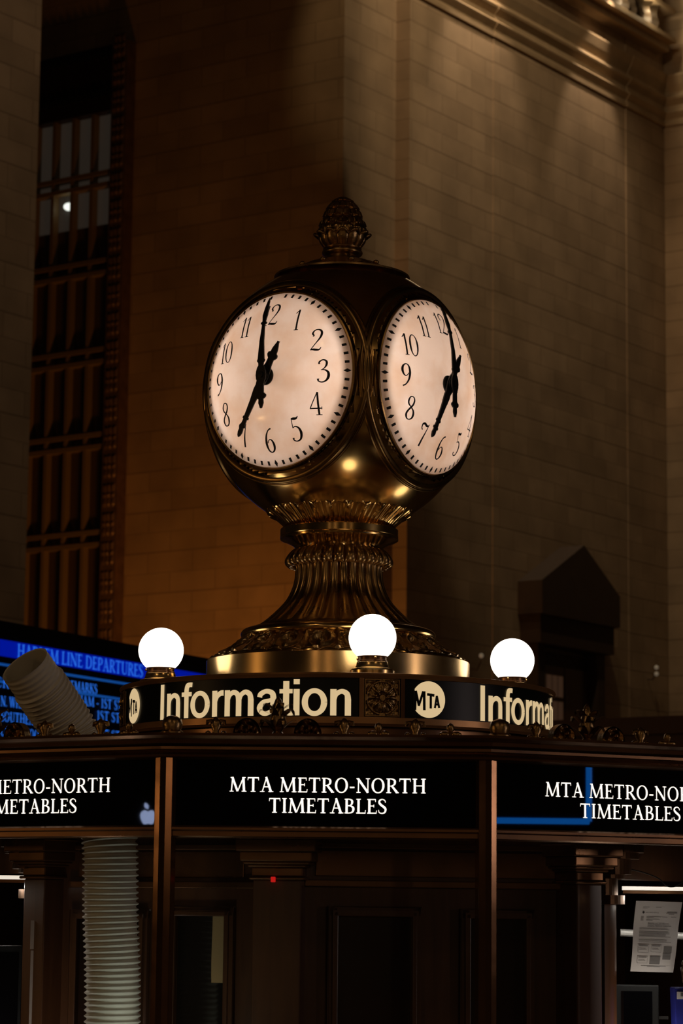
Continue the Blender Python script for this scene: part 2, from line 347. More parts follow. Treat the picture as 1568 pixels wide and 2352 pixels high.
def nn(x0): return [[(x0, 0, ST), (x0, .73, ST)], cr([(x0 + .02, .40, .11), (x0 + .07, .58, .13), (x0 + .22, .668, .135), (x0 + .36, .60, .155), (x0 + .39, .44, ST)]) + [(x0 + .39, 0, ST)]]
def put_words(t, x, y, size, fn, sx, track, m, parent):
    for wd_ in t.split(' '):
        mb = MB(); x = put_text(mb, wd_, x, y, size, fn, sx, track) + (SERIF[' '][0] + track) * size * sx; mb.build('lettering', m, parent)
GROT = {
 'I': (.36, [[(.18, 0, ST), (.18, 1, ST)]]),
 'n': (.74, nn(.175)),
 'f': (.37, [cr([(.42, .93, .13), (.33, .935, .135), (.235, .90, .16), (.205, .78, ST)]) + [(.205, 0, ST)], [(.02, .67, .12), (.40, .67, .12)]]),
 'o': (.77, [ell(.385, .365, .345, .385, .172, .135)]),
 'r': (.46, [[(.175, 0, ST), (.175, .73, ST)], cr([(.19, .38, .11), (.25, .56, .13), (.36, .65, .15), (.46, .66, .155)])]),
 'm': (1.06, nn(.175)[:1] + [cr([(.195, .42, .11), (.24, .58, .13), (.37, .668, .135), (.49, .60, .155), (.525, .45, ST)]) + [(.525, 0, ST)], cr([(.545, .42, .11), (.59, .58, .13), (.72, .668, .135), (.85, .60, .155), (.885, .45, ST)]) + [(.885, 0, ST)]]),
 'a': (.74, [cr([(.135, .51, .15), (.17, .60, .145), (.32, .675, .13), (.48, .63, .15), (.525, .50, ST), (.525, .2, ST), (.55, .07, .15), (.66, .06, .10)]), cr([(.53, .46, .09), (.42, .42, .11), (.24, .37, .13), (.14, .22, .165), (.20, .09, .14), (.32, .055, .125), (.46, .12, .12), (.53, .24, .10)])]),
 't': (.38, [cr([(.195, .95, ST), (.195, .5, ST), (.195, .2, ST), (.23, .085, .15), (.30, .06, .13), (.38, .062, .125)]), [(.01, .67, .12), (.37, .67, .12)]]),
 'i': (.31, [[(.155, 0, ST), (.155, .73, ST)], [(.155, .86, ST), (.155, 1.0, ST)]]),
}
def put_grot(mb, t, x, y, size, fn, track=-.055, sx=1.0):
    for c in t:
        w, paths = GROT[c]
        for p in paths:
            q = []
            for (a, b) in zip(p[:-1], p[1:]):
                q += [tuple(a[i] + (b[i] - a[i]) * k / 3 for i in range(3)) for k in range(3)]
            mb.ribbon([(x + a * size * sx, y + b * size, ww * size) for a, b, ww in q + [p[-1]]], fn)
        x += (w + track) * size * sx
    return x
NUM = {   # old-style clock numerals, height 1, about centred on x = .25
 '1': (.30, [[(.16, 0, .085), (.16, .98, .085)], [(.17, .97, .05), (.02, .80, .04)], [(.06, .015, .035), (.27, .015, .035)]]),
 '2': (.56, [cr([(.10, .66, .035), (.15, .70, .055), (.08, .80, .085), (.14, .93, .06), (.28, .985, .05), (.43, .92, .085), (.475, .77, .10), (.42, .58, .08), (.26, .34, .045), (.06, .055, .04)]), cr([(.04, .05, .04), (.16, .07, .085), (.30, .05, .10), (.44, .05, .07), (.52, .16, .03)])]),
 '3': (.56, [cr([(.10, .80, .085), (.11, .90, .07), (.26, .985, .05), (.40, .92, .085), (.42, .78, .09), (.33, .62, .05), (.18, .53, .035)]), cr([(.20, .545, .03), (.36, .53, .06), (.49, .42, .10), (.50, .24, .115), (.40, .07, .08), (.22, .0, .05), (.07, .06, .06), (.06, .16, .10)])]),
 '4': (.60, [[(.40, .0, .085), (.40, .98, .085)], [(.40, .99, .04), (.03, .29, .045)], [(.02, .29, .05), (.56, .29, .05)], [(.27, .015, .035), (.53, .015, .035)], [(.53, .22, .02), (.55, .36, .03)]]),
 '5': (.54, [[(.10, .95, .04), (.13, .54, .04)], cr([(.09, .94, .06), (.20, .94, .11), (.34, .95, .09), (.43, 1.04, .03)]), cr([(.12, .55, .035), (.26, .61, .05), (.42, .52, .09), (.48, .32, .12), (.40, .09, .08), (.22, .0, .045), (.08, .05, .06), (.07, .14, .10)])]),
 '6': (.54, [cr([(.42, 1.0, .07), (.26, .92, .06), (.12, .68, .09), (.07, .36, .115), (.13, .10, .08), (.27, .015, .045), (.41, .10, .085), (.46, .28, .115), (.40, .47, .08), (.29, .54, .045), (.18, .47, .04), (.16, .40, .05)])]),
 '7': (.54, [cr([(.13, .70, .05), (.06, .78, .06), (.08, .93, .08), (.20, .97, .10), (.33, .89, .11), (.43, .88, .07), (.50, .96, .03)]), cr([(.49, .95, .03), (.36, .62, .06), (.25, .30, .09), (.19, .0, .10)])]),
 '8': (.50, [cr([(.25, .54, .05), (.12, .66, .07), (.09, .80, .085), (.15, .95, .06), (.25, .99, .045), (.36, .94, .06), (.40, .80, .085), (.34, .62, .09), (.20, .46, .085), (.09, .30, .09), (.08, .17, .095), (.15, .04, .06), (.26, .0, .045), (.39, .06, .08), (.44, .22, .11), (.40, .38, .08), (.25, .54, .05)])]),
 '9': (.54, [cr([(.12, .0, .07), (.28, .10, .06), (.42, .34, .09), (.465, .64, .115), (.40, .90, .08), (.27, .985, .045), (.13, .90, .085), (.08, .72, .115), (.14, .53, .08), (.25, .46, .045), (.36, .53, .04), (.38, .60, .05)])]),
 '0': (.56, [ell(.28, .49, .25, .50, .10, .04)]),
}

# ------------------------------------------------------------------ the hall
def wall_mesh(name, pts, z0, z1, m, flip=False):
    mb = MB(); s0 = 0
    for a, b in zip(pts[:-1], pts[1:]):
        w = Wall(a, b); l = w.len
        mb.quad(w.P(0, z0), w.P(l, z0), w.P(l, z1), w.P(0, z1), [(s0, z0), (s0 + l, z0), (s0 + l, z1), (s0, z1)]); s0 += l
    return struct(mb.build(name, m, weld=False))
def on_dir(p, d, u):                      # walk from plan point p along d until it is seen at pixel column u (taken at v=600)
    w = Wall(p, d=d); t, _ = w.hit(u, 600); q = Vector(p) + Vector((d.x, d.y, 0)) * t; return q
p0 = CORNER; p1 = on_dir(p0, dW, 906); p2 = on_dir(p1, -dR, 938); p3 = on_dir(p2, dW, 1131); p4 = p3 - dR * .02
p5 = on_dir(p4, dW, 1437); p6 = p5 - dR * .025; p7 = on_dir(p6, dW, 1527); p8 = p7 - dR * 24
ZT = 34.0
wall_mesh('wall_right', [p0, p1, p2, p3, p4, p5, p6, p7], 0, ZT, STONE)
wall_mesh('wall_far', [p7, p8], 0, ZT, STONE)
wall_mesh('wall_left', [p0 + dR * 26, p0], 0, ZT, STONE_GLOW)
pa = on_dir(p0, -dW, 79)
wall_mesh('wall_front', [pa - dW * 22, pa, pa + dR * 3], 0, ZT, STONE)
bm_ = MB(); bm_.box((-45, -40, -.2), (60, 90, 0)); struct(bm_.build('floor', FLOORM))
bm_ = MB(); bm_.box((-45, -40, ZT), (60, 90, ZT + .3)); struct(bm_.build('ceiling', PLASTER))
WR = Wall(p4, p5); WL = Wall(p0 + dR * 26, p0)
def zof(w, u, v): return w.hit(u, v)[1]

# cornice along the right wall: stepped mouldings below a frieze
zb = zof(WR, 1311, 180); zt = zof(WR, 1311, 61); hh = zt - zb
CPROF = [(0, 0), (.05, 0), (.06, .07), (.03, .09), (.03, .13), (.11, .22), (.13, .25), (.05, .31), (.04, .40), (.15, .50), (.17, .54), (.07, .62), (.06, .66), (.16, .80), (.24, .95), (.24, .985), (.02, 1.0), (0, 1.0)]
def cornice_run(mb, a, b):
    w = Wall(a, b); ring = []
    for t in (-.02, w.len + .02): ring.append([w.P(t, zb + y * hh, x * 1.0) for x, y in CPROF])
    n = len(CPROF)
    mb.add(ring[0] + ring[1], [(i, i + 1, n + i + 1, n + i) for i in range(n - 1)] + [tuple(range(n)), tuple(range(n, 2 * n))[::-1]])
mb = MB()
for a, b in [(p0, p1), (p2, p3), (p4, p5), (p6, p7 + dW * .0), (p7, p8)]: cornice_run(mb, a, b)
struct(mb.build('trim_1', TRIM))
# entablature above the frieze: scroll brackets before a lit cove, under a projecting shelf
WE = Wall(p4, p7); ZB = 22.30
mb = MB()
for z0, z1, o1 in [(ZB - .30, ZB - .12, .35), (ZB - .12, ZB, .55), (ZB + .62, ZB + .72, .55), (ZB + 1.35, ZB + 1.6, 1.1), (ZB + 1.6, ZB + 2.0, 1.5)]: WE.box(mb, -16, 7.4, z0, z1, 0, o1)
ent = struct(mb.build('trim_2', TRIM))
for k in range(30):
    t = 1.3 + (k // 2) * .36; zk = ZB + .72 * (k % 2); mb = MB(); prof = cr([(-.02, 0, 0), (.10, .08, 0), (.13, .20, 0), (.05, .32, 0), (.05, .44, 0), (.16, .54, 0), (.22, .62, 0)], 4)
    L = [WE.P(t + x, zk + z, .02) for x, z, _ in prof]; R = [WE.P(t + x + .14, zk + z, .02) for x, z, _ in prof]; n = len(L)
    L2 = [WE.P(t + x, zk + z, .36) for x, z, _ in prof]; R2 = [WE.P(t + x + .14, zk + z, .50) for x, z, _ in prof]
    mb.add(L + R + R2 + L2, [(i + a * n, i + 1 + a * n, i + 1 + b * n, i + b * n) for i in range(n - 1) for a, b in ((0, 1), (1, 2), (2, 3), (3, 0))] + [(0, n, 2 * n, 3 * n), (n - 1, 2 * n - 1, 3 * n - 1, 4 * n - 1)])
    mb.build('bracket', BACKLIT_DARK, ent)
for t in (3.4, 4.8, 6.1):
    for dz in (.3, 1.05): q = WE.P(t, ZB + dz, .62); light('cove_lamp', 'POINT', q, 14, (1, .78, .48), .05)

# tall window in the left wall
struct_win = MB()
t1 = 20.66; cw = .535; rows = [6.2, 9.2, 11.25, 13.05, 14.95, 16.85, 18.3]
zw0, zw1 = 3.0, 19.75
WL.box(struct_win, t1 - 6 * cw - .1, t1 - .02, rows[-1], zw1 - .02, .01, .25)        # panelled head
win = struct(struct_win.build('window_1', DARKMETAL, org=WL.P(t1 - 3, 3.0)))
mb = MB()
WL.box(mb, t1 - .40, t1, zw0, zw1, 0, .30)
mb.build('carved_border', CARVED, win)
mb = MB()
for k in range(26):
    z = 4.4 + k * .6
    mb.grid(8, 8, lambda a, b: WL.P(t1 - .36 + .32 * a, z + .5 * b, .30 + .05 * abs(math.sin(3 * PI * a) * math.sin(3 * PI * b)) * (1 if 0 < a < 1 and 0 < b < 1 else 0)))
mb.build('carved_relief', CARVED, win)
for k in range(7):
    mb = MB(); t = t1 - .43 - k * cw; WL.box(mb, t - .055, t + .025, zw0, rows[-1], .02, .20); mb.build('mullion', BRZFRAME, win)
for z in rows[:-1]:
    for dz in (-.13, .13):
        mb = MB(); WL.box(mb, t1 - 6 * cw - .5, t1 - .40, z + dz - .045, z + dz + .045, .02, .22); mb.build('transom', BRZFRAME, win)
for z in (18.6, 19.45):
    mb = MB()
    for k in range(16): WL.box(mb, t1 - .5 - k * .2, t1 - .38 - k * .2, z, z + .12, .25, .32)
    mb.build('dentil_row', BLACK, win)
mb = MB(); WL.face(mb, t1 - 6 * cw - .5, t1 - .40, zw0, rows[-1], .04); pane = mb.build('pane', DARKGLASS, win)
# the dim office behind its upper panes: back wall, ceiling, a disc lamp
mb = MB()
WL.box(mb, t1 - 5, t1 - .3, zw0, 15.9, .008, .03)
blind = mb.build('dark_panel', mat('dark_window_panel', (.12, .07, .035), .35), win)
mb = MB(); WL.box(mb, t1 - 5, t1 - .3, 15.9, 18.4, .006, .012); mb.build('office_wall', mat('office_wall', (.10, .09, .08), .8, emit=(.55, .40, .30), es=.035, noise=.4, nscale=.8), win)  # room light put into the wall as a faint emission
t, z = WL.hit(161, 476)
mb = MB(); mb.sphere(WL.P(t, z, .035), .12, 14, 8, (1, 1, .7)); tag(mb.build('ceiling_lamp', mat('office_lamp', (.8, .8, .8), .4, emit=(.95, 1, .9), es=1.1), org=WL.P(t, z, 0)), 'small white lamp glowing behind the upper panes of the tall window', 'lamp')
t, z = WL.hit(66, 772)
mb = MB(); WL.box(mb, t - .25, t + .18, z - .07, z + .07, .045, .06); mb.build('lit_screen', mat('office_screen', (.01, .05, .1), .4, emit=(.02, .22, .6), es=.5), win)

# pedimented doorway on the right wall
def WRp(u, v): return WR.hit(u, v)
da, db = 1.25, 4.15
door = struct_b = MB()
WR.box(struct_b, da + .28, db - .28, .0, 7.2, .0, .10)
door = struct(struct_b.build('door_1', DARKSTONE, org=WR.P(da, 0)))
def dpart(name, m, *boxes):
    mb = MB()
    for b in boxes: WR.box(mb, *b)
    return mb.build(name, m, door)
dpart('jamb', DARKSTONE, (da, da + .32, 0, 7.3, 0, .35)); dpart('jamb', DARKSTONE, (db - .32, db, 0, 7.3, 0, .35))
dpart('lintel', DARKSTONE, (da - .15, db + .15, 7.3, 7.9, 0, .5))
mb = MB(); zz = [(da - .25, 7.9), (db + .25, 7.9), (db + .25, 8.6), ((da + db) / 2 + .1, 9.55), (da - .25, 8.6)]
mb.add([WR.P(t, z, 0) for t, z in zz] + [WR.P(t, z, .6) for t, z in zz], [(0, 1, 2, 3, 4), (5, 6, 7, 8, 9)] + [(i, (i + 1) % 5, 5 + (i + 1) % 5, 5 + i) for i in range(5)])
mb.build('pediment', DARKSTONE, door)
dpart('door_leaf', BOOTHW, (da + .34, (da + db) / 2 - .02, 0, 6.9, .10, .16)); dpart('door_leaf', BOOTHW, ((da + db) / 2 + .02, db - .34, 0, 6.9, .10, .16))
dpart('transom_light', mat('door_pane', (.06, .04, .03), .2, emit=(.45, .22, .12), es=.06), *[(da + .45 + i * .24, da + .63 + i * .24, 5.7 + j * .55, 6.15 + j * .55, .16, .18) for i in range(4) for j in range(2)])
# wall lights far behind
for i, (u, v, lab) in enumerate([(1105, 1506, 'tiny dim globe sconce left of the pedimented doorway'), (1507, 1533, 'tiny two-globe sconce right of the pedimented doorway')]):
    t, z = WR.hit(u, v, .25); mb = MB(); p = WR.P(t, z, .25); mb.sphere(p, .05, 12, 8)
    if i: mb.sphere(p - Vector((0, 0, .15)), .05, 12, 8)
    sc = thing('wall_sconce', lab, 'sconce', WR.P(t, z - .2, 0), 'far wall sconces'); mb.build('globe', mat('dim_globe', (.6, .58, .52), .4, emit=(.8, .62, .42), es=.10), sc)
    mb = MB(); mb.tube([WR.P(t, z - .25, 0), WR.P(t, z - .28, .15), WR.P(t, z - .1, .25)], .015, 8); mb.build('bracket', DARKSTONE, sc)
# low parapet of the ticket hall, parallel to the left wall
q = at(1420, 1660, 38.0); WP = Wall(q, d=-dR)
t_, zp = WP.hit(1420, 1650)
mb = MB(); WP.box(mb, -9, 14, 0, zp - .25, -.3, 0); WP.box(mb, -9, 14, zp - .25, zp, -.35, .12); WP.box(mb, -9, 14, zp - .75, zp - .6, -.3, .08)
struct(mb.build('wall_parapet', mat('warm_stone_parapet', (.26, .15, .07), .6, noise=.2, nscale=2), org=WP.P(0, 0)))

# departure board
bd = Vector((math.sin(rad(27)), math.cos(rad(27)), 0)); q = at(0, 1470, 30.0); WB = Wall(q, d=bd)
def bz(v, u=0): return WB.hit(u, v)[1]
zT = bz(1468); tb1 = WB.hit(520, 1560)[0]
BO = thing('departure_board', 'large blue-lit departure board left of the clock, listing line departures', 'departure board', WB.P(1, 0))
mb = MB(); WB.box(mb, -4, tb1, zT - 1.7, zT + .22, -.3, -.01); mb.build('housing', BLACK, BO)
for t in (-3, tb1 - .3):
    mb = MB(); WB.box(mb, t, t + .3, 0, zT - 1.7, -.28, -.03); mb.build('support', BLACK, BO)
mb = MB(); WB.box(mb, -3.9, tb1 - .05, zT - .19, zT, -.008, .0); mb.build('title_band', BLUE_BAND, BO)
FN = lambda o: (lambda x, y: WB.P(x, y, o))
ta = WB.hit(38, 1500)[0]; te = WB.hit(327, 1535)[0]
put_words('HARLEM LINE DEPARTURES', ta, zT - .175, .155, FN(.01), (te - ta) / text_w('HARLEM LINE DEPARTURES', .02) / .155, .02, BLUE_TXT, BO)
mb = MB()
for z in (zT - .30, zT - .50): WB.box(mb, -3.9, tb1 - .05, z, z + .028, -.008, .002)
mb.build('rule', BLUE_LINE, BO)
def row(txt, u, v, u1=None):
    t, z = WB.hit(u, v); put_words(txt, t, z - .05, .115, FN(.01), .78 if not u1 else (WB.hit(u1, v)[0] - t) / text_w(txt, .04) / .115, .04, BLUE_TXT, BO)
row('REMARKS', 150, 1574, 222); row('FORDHAM - 1ST STOP', 130, 1602, 300); row('1ST STOP', 221, 1644, 298); row('1ST STOP', 221, 1686, 298)
row('TRACK', -60, 1560, 20); row('N. WHITE PLAINS', 0, 1611, 125); row('SOUTHEAST', 0, 1646, 95); row('CRESTWOOD', 0, 1680, 100)
for u, v in ((455, 1528), (483, 1534)):
    t, z = WB.hit(u, v); mb = MB(); mb.lathe([(0, z + .12), (.05, z + .08), (.06, z), (.03, z - .05), (.07, z - .12), (.07, z - .2), (0, z - .2)], 12, M=Matrix.Translation((*WB.P(t, 0, -.15)[:2], 0))); mb.build('finial', BLACK, BO)

# ------------------------------------------------------------------ the information booth
RB = 1.78; AP = RB * math.cos(rad(15)); PH0 = -1.0
def pol(R, deg): a = rad(deg); return Vector((R * math.sin(a), -R * math.cos(a), 0))
zv = lambda v, dep=D - AP, u=752: at(u, v, dep).z
Z = {k: zv(v) for k, v in dict(top=1690, m1=1703, m2=1719, m3=1730, m4=1742, st=1747, sb=1899, rb=1926).items()}
booth = thing('information_booth', 'dark bronze and wood information booth, many-sided, under the clock', 'kiosk', (0, 0, 0))
def ring12(mb, prof):                     # polygonal ring: prof = (apothem, z) swept round the 12 sides
    vs = []; n = len(prof)
    for k in range(12):
        for a, z in prof: p = pol(a / math.cos(rad(15)), PH0 + 15 + 30 * k); vs.append((p.x, p.y, z))
    mb.add(vs, [(k * n + i, ((k + 1) % 12) * n + i, ((k + 1) % 12) * n + i + 1, k * n + i + 1) for k in range(12) for i in range(n - 1)])
mb = MB(); zt_ = Z['top']
ring12(mb, [(AP - .16, zt_), (AP + .085, zt_), (AP + .09, zt_ - .008), (AP + .078, zt_ - .016), (AP + .055, zt_ - .018), (AP + .05, zt_ - .028), (AP + .03, zt_ - .034), (AP + .026, Z['m2'] + .004), (AP + .04, Z['m2']), (AP + .04, Z['m2'] - .008),
            (AP + .024, Z['m3'] + .004), (AP + .018, Z['m3'] - .004), (AP + .03, Z['m4'] + .006), (AP + .026, Z['m4']), (AP + .008, Z['st']), (AP - .05, Z['st']), (AP - .05, zt_ - .03), (AP - .16, zt_ - .03), (AP - .16, zt_)])
mb.build('cornice', BOOTHB, booth, smooth=25)
mb = MB()
ring12(mb, [(AP - .05, Z['sb']), (AP + .008, Z['sb']), (AP + .016, Z['sb'] - .005), (AP + .016, Z['sb'] - .012), (AP + .006, Z['sb'] - .016), (AP + .006, Z['rb'] + .004), (AP, Z['rb']), (AP - .05, Z['rb']), (AP - .05, Z['sb'])])
mb.build('sign_rail', BOOTHB, booth, smooth=25)
mb = MB(); ring12(mb, [(AP - .05, Z['st'] + .01), (AP - .045, Z['st'] + .01), (AP - .045, Z['sb'] - .01), (AP - .05, Z['sb'] - .01)]); mb.build('fascia', BLACK, booth)
for k in range(12):                       # corner posts: rounded square, top to floor
    a = PH0 + 15 + 30 * k; mb = MB(); p = pol(RB + .003, a); Mx = Matrix.Translation(p) @ Matrix.Rotation(rad(a), 4, 'Z')
    sec = [(-.027, -.012), (-.027, .03), (.027, .03), (.027, -.012)]
    pr = [(-.027, .03), (-.027, -.007), (-.009, -.015), (.009, -.015), (.027, -.007), (.027, .03)]
    vs = [Mx @ Vector((x, y, z)) for z in (0, Z['m4'] + .004) for x, y in pr]; n = len(pr)
    mb.add(vs, [(i, (i + 1) % n, n + (i + 1) % n, n + i) for i in range(n)] + [tuple(range(n))[::-1], tuple(range(n, 2 * n))]); mb.build('post', POSTB, booth, bevel=.0015)
mb = MB(); ring12(mb, [(AP - .04, 0), (AP, 0), (AP, 1.02), (AP + .12, 1.03), (AP + .12, 1.07), (AP - .35, 1.07), (AP - .35, 1.03), (AP - .04, 1.03), (AP - .04, 0)]); mb.build('counter', BOOTHW, booth)
for k in (-2, -1, 0, 1, 2):               # glazing between the posts
    a0, a1 = pol(RB, PH0 + 30 * k - 15), pol(RB, PH0 + 30 * k + 15); w = Wall(a0, a1); mb = MB(); w.face(mb, .03, w.len - .03, 1.08, Z['rb'], -.03); mb.build('glass_pane', GLASS, booth)
# core: panelled wood walls between pilasters
CP = [-43, -7, 37, 80, 120, 160, 200, 240, 280]; CR = 1.30; ZCORE = 2.0
mb = MB(); cw_ = []
for i, c in enumerate(CP):
    a, b = pol(CR, c), pol(CR, CP[(i + 1) % len(CP)]); w = Wall(a, b); cw_.append(w)
    if i in (2, 8):                       # service openings: header only
        w.box(mb, 0, w.len, 1.72, ZCORE, -.1, 0); w.box(mb, 0, w.len, 0, 1.05, -.05, 0); w.box(mb, -.02, w.len, 1.05, 1.75, -.62, -.6)
    else: w.box(mb, 0, w.len, 0, ZCORE, -.05, 0)
core = mb.build('core_wall', BOOTHW, booth)
mb = MB(); vs = [(*pol(CR, c)[:2], ZCORE) for c in CP]; n = len(vs); mb.add(vs + [(x, y, ZCORE + .03) for x, y, _ in vs], [tuple(range(n)), tuple(range(n, 2 * n))] + [(i, (i + 1) % n, n + (i + 1) % n, n + i) for i in range(n)])
mb.build('core_roof', BOOTHW, booth)
mb = MB(); mb.lathe([(.72, ZCORE + .02), (.72, 2.215)], 64); mb.build('drum_pedestal', BOOTHB, booth, smooth=30)
LW, CW_, RO = cw_[0], cw_[1], cw_[2]; LO = cw_[8]
def wbox(mb, w, u0, u1, v0, v1, o0, o1):
    t0 = w.hit(u0, (v0 + v1) / 2, o1)[0]; t1_ = w.hit(u1, (v0 + v1) / 2, o1)[0]; um = (u0 + u1) / 2
    w.box(mb, t0, t1_, w.hit(um, v1, o1)[1], w.hit(um, v0, o1)[1], o0, o1)
def pilaster(c, wd=.145, lab=None):
    p = pol(CR + .035, c); d = pol(1, c + 90); w = Wall(p - d * wd / 2, p + d * wd / 2); mb = MB(); w.box(mb, 0, w.len, .0, 1.70, -.12, .03)
    pl = mb.build('pilaster', BOOTHW, booth, bevel=.004); mb = MB()
    for z0, z1, e in [(1.665, 1.68, .012), (1.68, 1.725, .004), (1.725, 1.738, .016), (1.738, 1.752, .028), (1.752, 1.80, .036), (1.80, 1.86, .048)]: w.box(mb, -e, w.len + e, 1.70 + (z0 - 1.665) * .62, 1.70 + (z1 - 1.665) * .62, -.12, .03 + e)
    mb.build('capital', BOOTHB, pl, bevel=.004)
for c in (-43.5, -7.3, 34.9): pilaster(c, .145 if c == -7.3 else .10)
def frame_panel(name, w, u0, u1, v0, v1, mi=BOOTHW, fr=.028, v_in=BOOTHW):
    t0, t1_ = w.hit(u0, 2100)[0], w.hit(u1, 2100)[0]; um = (u0 + u1) / 2; z1 = w.hit(um, v0)[1]; z0 = w.hit(um, v1)[1]; mb = MB()
    for a, b, c, d in [(t0, t0 + fr, z0, z1), (t1_ - fr, t1_, z0, z1), (t0, t1_, z1 - fr, z1), (t0, t1_, z0, z0 + fr)]: w.box(mb, a, b, c, d, 0, .018)
    g = fr * .45
    for a, b, c, d in [(t0 + g, t0 + fr, z0, z1 - g), (t1_ - fr, t1_ - g, z0, z1 - g), (t0 + g, t1_ - g, z1 - fr, z1 - g)]: w.box(mb, a, b, c, d, 0, .026)
    f = mb.build(name, mi, booth, bevel=.003); mb = MB(); w.box(mb, t0 + fr, t1_ - fr, z0 + fr, z1 - fr, .001, .004); mb.build('inset', v_in, f); return f
DKIN = mat('dark_wood_inset', (.022, .010, .006), .22)
frame_panel('panel_frame', CW_, 752, 963, 2084, 2600, v_in=DKIN); frame_panel('panel_frame', CW_, 1056, 1222, 2090, 2600, v_in=DKIN)
frame_panel('panel_frame', LW, 168, 345, 2090, 2600, v_in=DKIN)
winf = frame_panel('window_frame', LW, 392, 541, 2083, 2600, v_in=mat('dark_window_glass', (.01, .008, .006), .08))
for w, u0, u1 in ((CW_, 725, 1275), (LW, 180, 560)):
    mb = MB(); wbox(mb, w, u0 - 25, u1 + 25, 2024, 2040, 0, .02); mb.build('frieze_moulding', BOOTHB, booth, bevel=.003)
    mb = MB(); wbox(mb, w, u0 - 10, u1 + 10, 1940, 1952, 0, .014); wbox(mb, w, u0, u1, 1956, 2016, 0, .006); mb.build('frieze_panel', BOOTHB, booth, bevel=.003)
# curved jamb beside each service opening
def jamb(c, sgn, uu):
    p = pol(CR + .028, c); d = pol(1, c + 90 * sgn); inn = pol(-1, c); mb = MB(); n = 10
    path = [p + d * (.045 + .095 * math.sin(PI / 2 * k / n)) + inn * (.07 * (1 - math.cos(PI / 2 * k / n))) for k in range(n + 1)]
    for a, b in zip(path[:-1], path[1:]): mb.quad((a.x, a.y, 0), (b.x, b.y, 0), (b.x, b.y, 1.72), (a.x, a.y, 1.72))
    j = mb.build('curved_jamb', BOOTHW, booth, smooth=60); mb = MB()
    for z0, z1, e in [(1.64, 1.668, .028), (1.668, 1.72, .006), (1.72, 1.732, .03), (1.732, 1.78, .05), (1.78, 1.80, .075), (1.80, 1.83, .09)]:
        q = [v + (v - p - inn * .16 - d * .045).normalized() * e for v in path]
        for a, b in zip(q[:-1], q[1:]): mb.hexa([(a.x, a.y, z0), (b.x, b.y, z0), (b.x + inn.x * .1, b.y + inn.y * .1, z0), (a.x + inn.x * .1, a.y + inn.y * .1, z0), (a.x, a.y, z1), (b.x, b.y, z1), (b.x + inn.x * .1, b.y + inn.y * .1, z1), (a.x + inn.x * .1, a.y + inn.y * .1, z1)])
    mb.build('jamb_cornice', BOOTHB, j)
jamb(37, 1, 1400); jamb(-43, -1, 85)
for v0, v1 in ((2114, 2180), (2183, 2600)):
    q0, q1 = at(71, v0, D - .99), at(94, min(v1, 2400), D - .99); mb = MB(); mb.box((q0.x, q0.y - .004, q1.z), (q1.x, q0.y, q0.z)); mb.build('jamb_plate', mat('pale_plate', (.30, .25, .22), .5), booth)
# the lit slot under each opening's header
for ua, ub, v, dep in ((1430, 1640, 2040, D - .62), (-80, 78, 2014, D - .72)):
    a, b = at(ua, v, dep), at(ub, v, dep); b.z = a.z; mb = MB(); mb.hexa([a + Vector(q) for q in ((0, 0, -.006), (0, .03, -.006))][:1] + [b + Vector((0, 0, -.006)), b + Vector((0, .03, -.006)), a + Vector((0, .03, -.006)), a + Vector((0, 0, .006)), b + Vector((0, 0, .006)), b + Vector((0, .03, .006)), a + Vector((0, .03, .006))])
    mb.build('strip_light', FLUO, booth); mb = MB(); mb.box((a.x, a.y - .004, a.z - .017), (b.x, a.y + .03, a.z - .007)); mb.build('strip_rail', BOOTHB, booth)
    q = a.lerp(b, .45) + Vector((0, -.12, -.03)); light('strip_lamp', 'AREA', q, 1.6, (1, .9, .8), .4, q - Vector((0, .15, 1)), size_y=.05)
q = at(1510, 2330, D - .98); light('opening_fill', 'AREA', (q.x, q.y, 1.16), .7, (1, .84, .68), .12, at(1470, 2100, D - .9))  # unseen fill added below the frame for notice and jamb
q = at(50, 2330, D - 1.30); light('opening_fill', 'AREA', (q.x, q.y, 1.12), .35, (1, .88, .78), .1, at(80, 2150, D - 1.0))  # unseen fill added to brighten the left jamb plates
# cresting along the cornice
def palmette(hh=.115):
    mb = MB(); mb.lathe([(0, 0), (.022, 0), (.012, .012), (.026, .035), (.020, .06), (.016, .085), (.008, .105), (0, hh)], 12)
    for tier, (z0, ln, na) in enumerate([(.018, .045, 5), (.05, .04, 5), (.075, .026, 4)]):
        for k in range(na):
            a = 2 * PI * (k + .5 * tier) / na + .3; path = cr([(.012, z0, .022), (.022 + ln * .3, z0 + ln * .45, .020), (.022 + ln * .7, z0 + ln * .55, .014), (.022 + ln * .85, z0 + ln * .25, .006)], 4)
            for o in (0, .003):
                L = [];R = []
                for r, z, wd in path:
                    c_ = Vector((math.sin(a) * r, -math.cos(a) * r, z + o)); tt = Vector((math.cos(a), math.sin(a), 0)) * wd / 2; L.append(c_ - tt); R.append(c_ + tt)
                n = len(L); mb.add(L + R, [(i, i + 1, n + i + 1, n + i) for i in range(n - 1)])
    return mb
def scroll(R=.040):
    mb = MB(); n, m = 24, 8
    mb.grid(n, m, lambda a, b: Vector((-R * (b ** .8) * math.cos(PI * a), -.012 - .010 * math.cos(6 * PI * b + 2 * PI * a) * (b < .99) + .012 * (b > .95), .004 + R * 1.15 * (b ** .8) * math.sin(PI * a))))
    mb.grid(n, 1, lambda a, b: Vector((-R * math.cos(PI * a), -.012 + .03 * b, .004 + R * 1.15 * math.sin(PI * a))))
    mb.grid(n, 1, lambda a, b: Vector((-R * b * math.cos(PI * a), .018, .004 + R * 1.15 * b * math.sin(PI * a)))); return mb
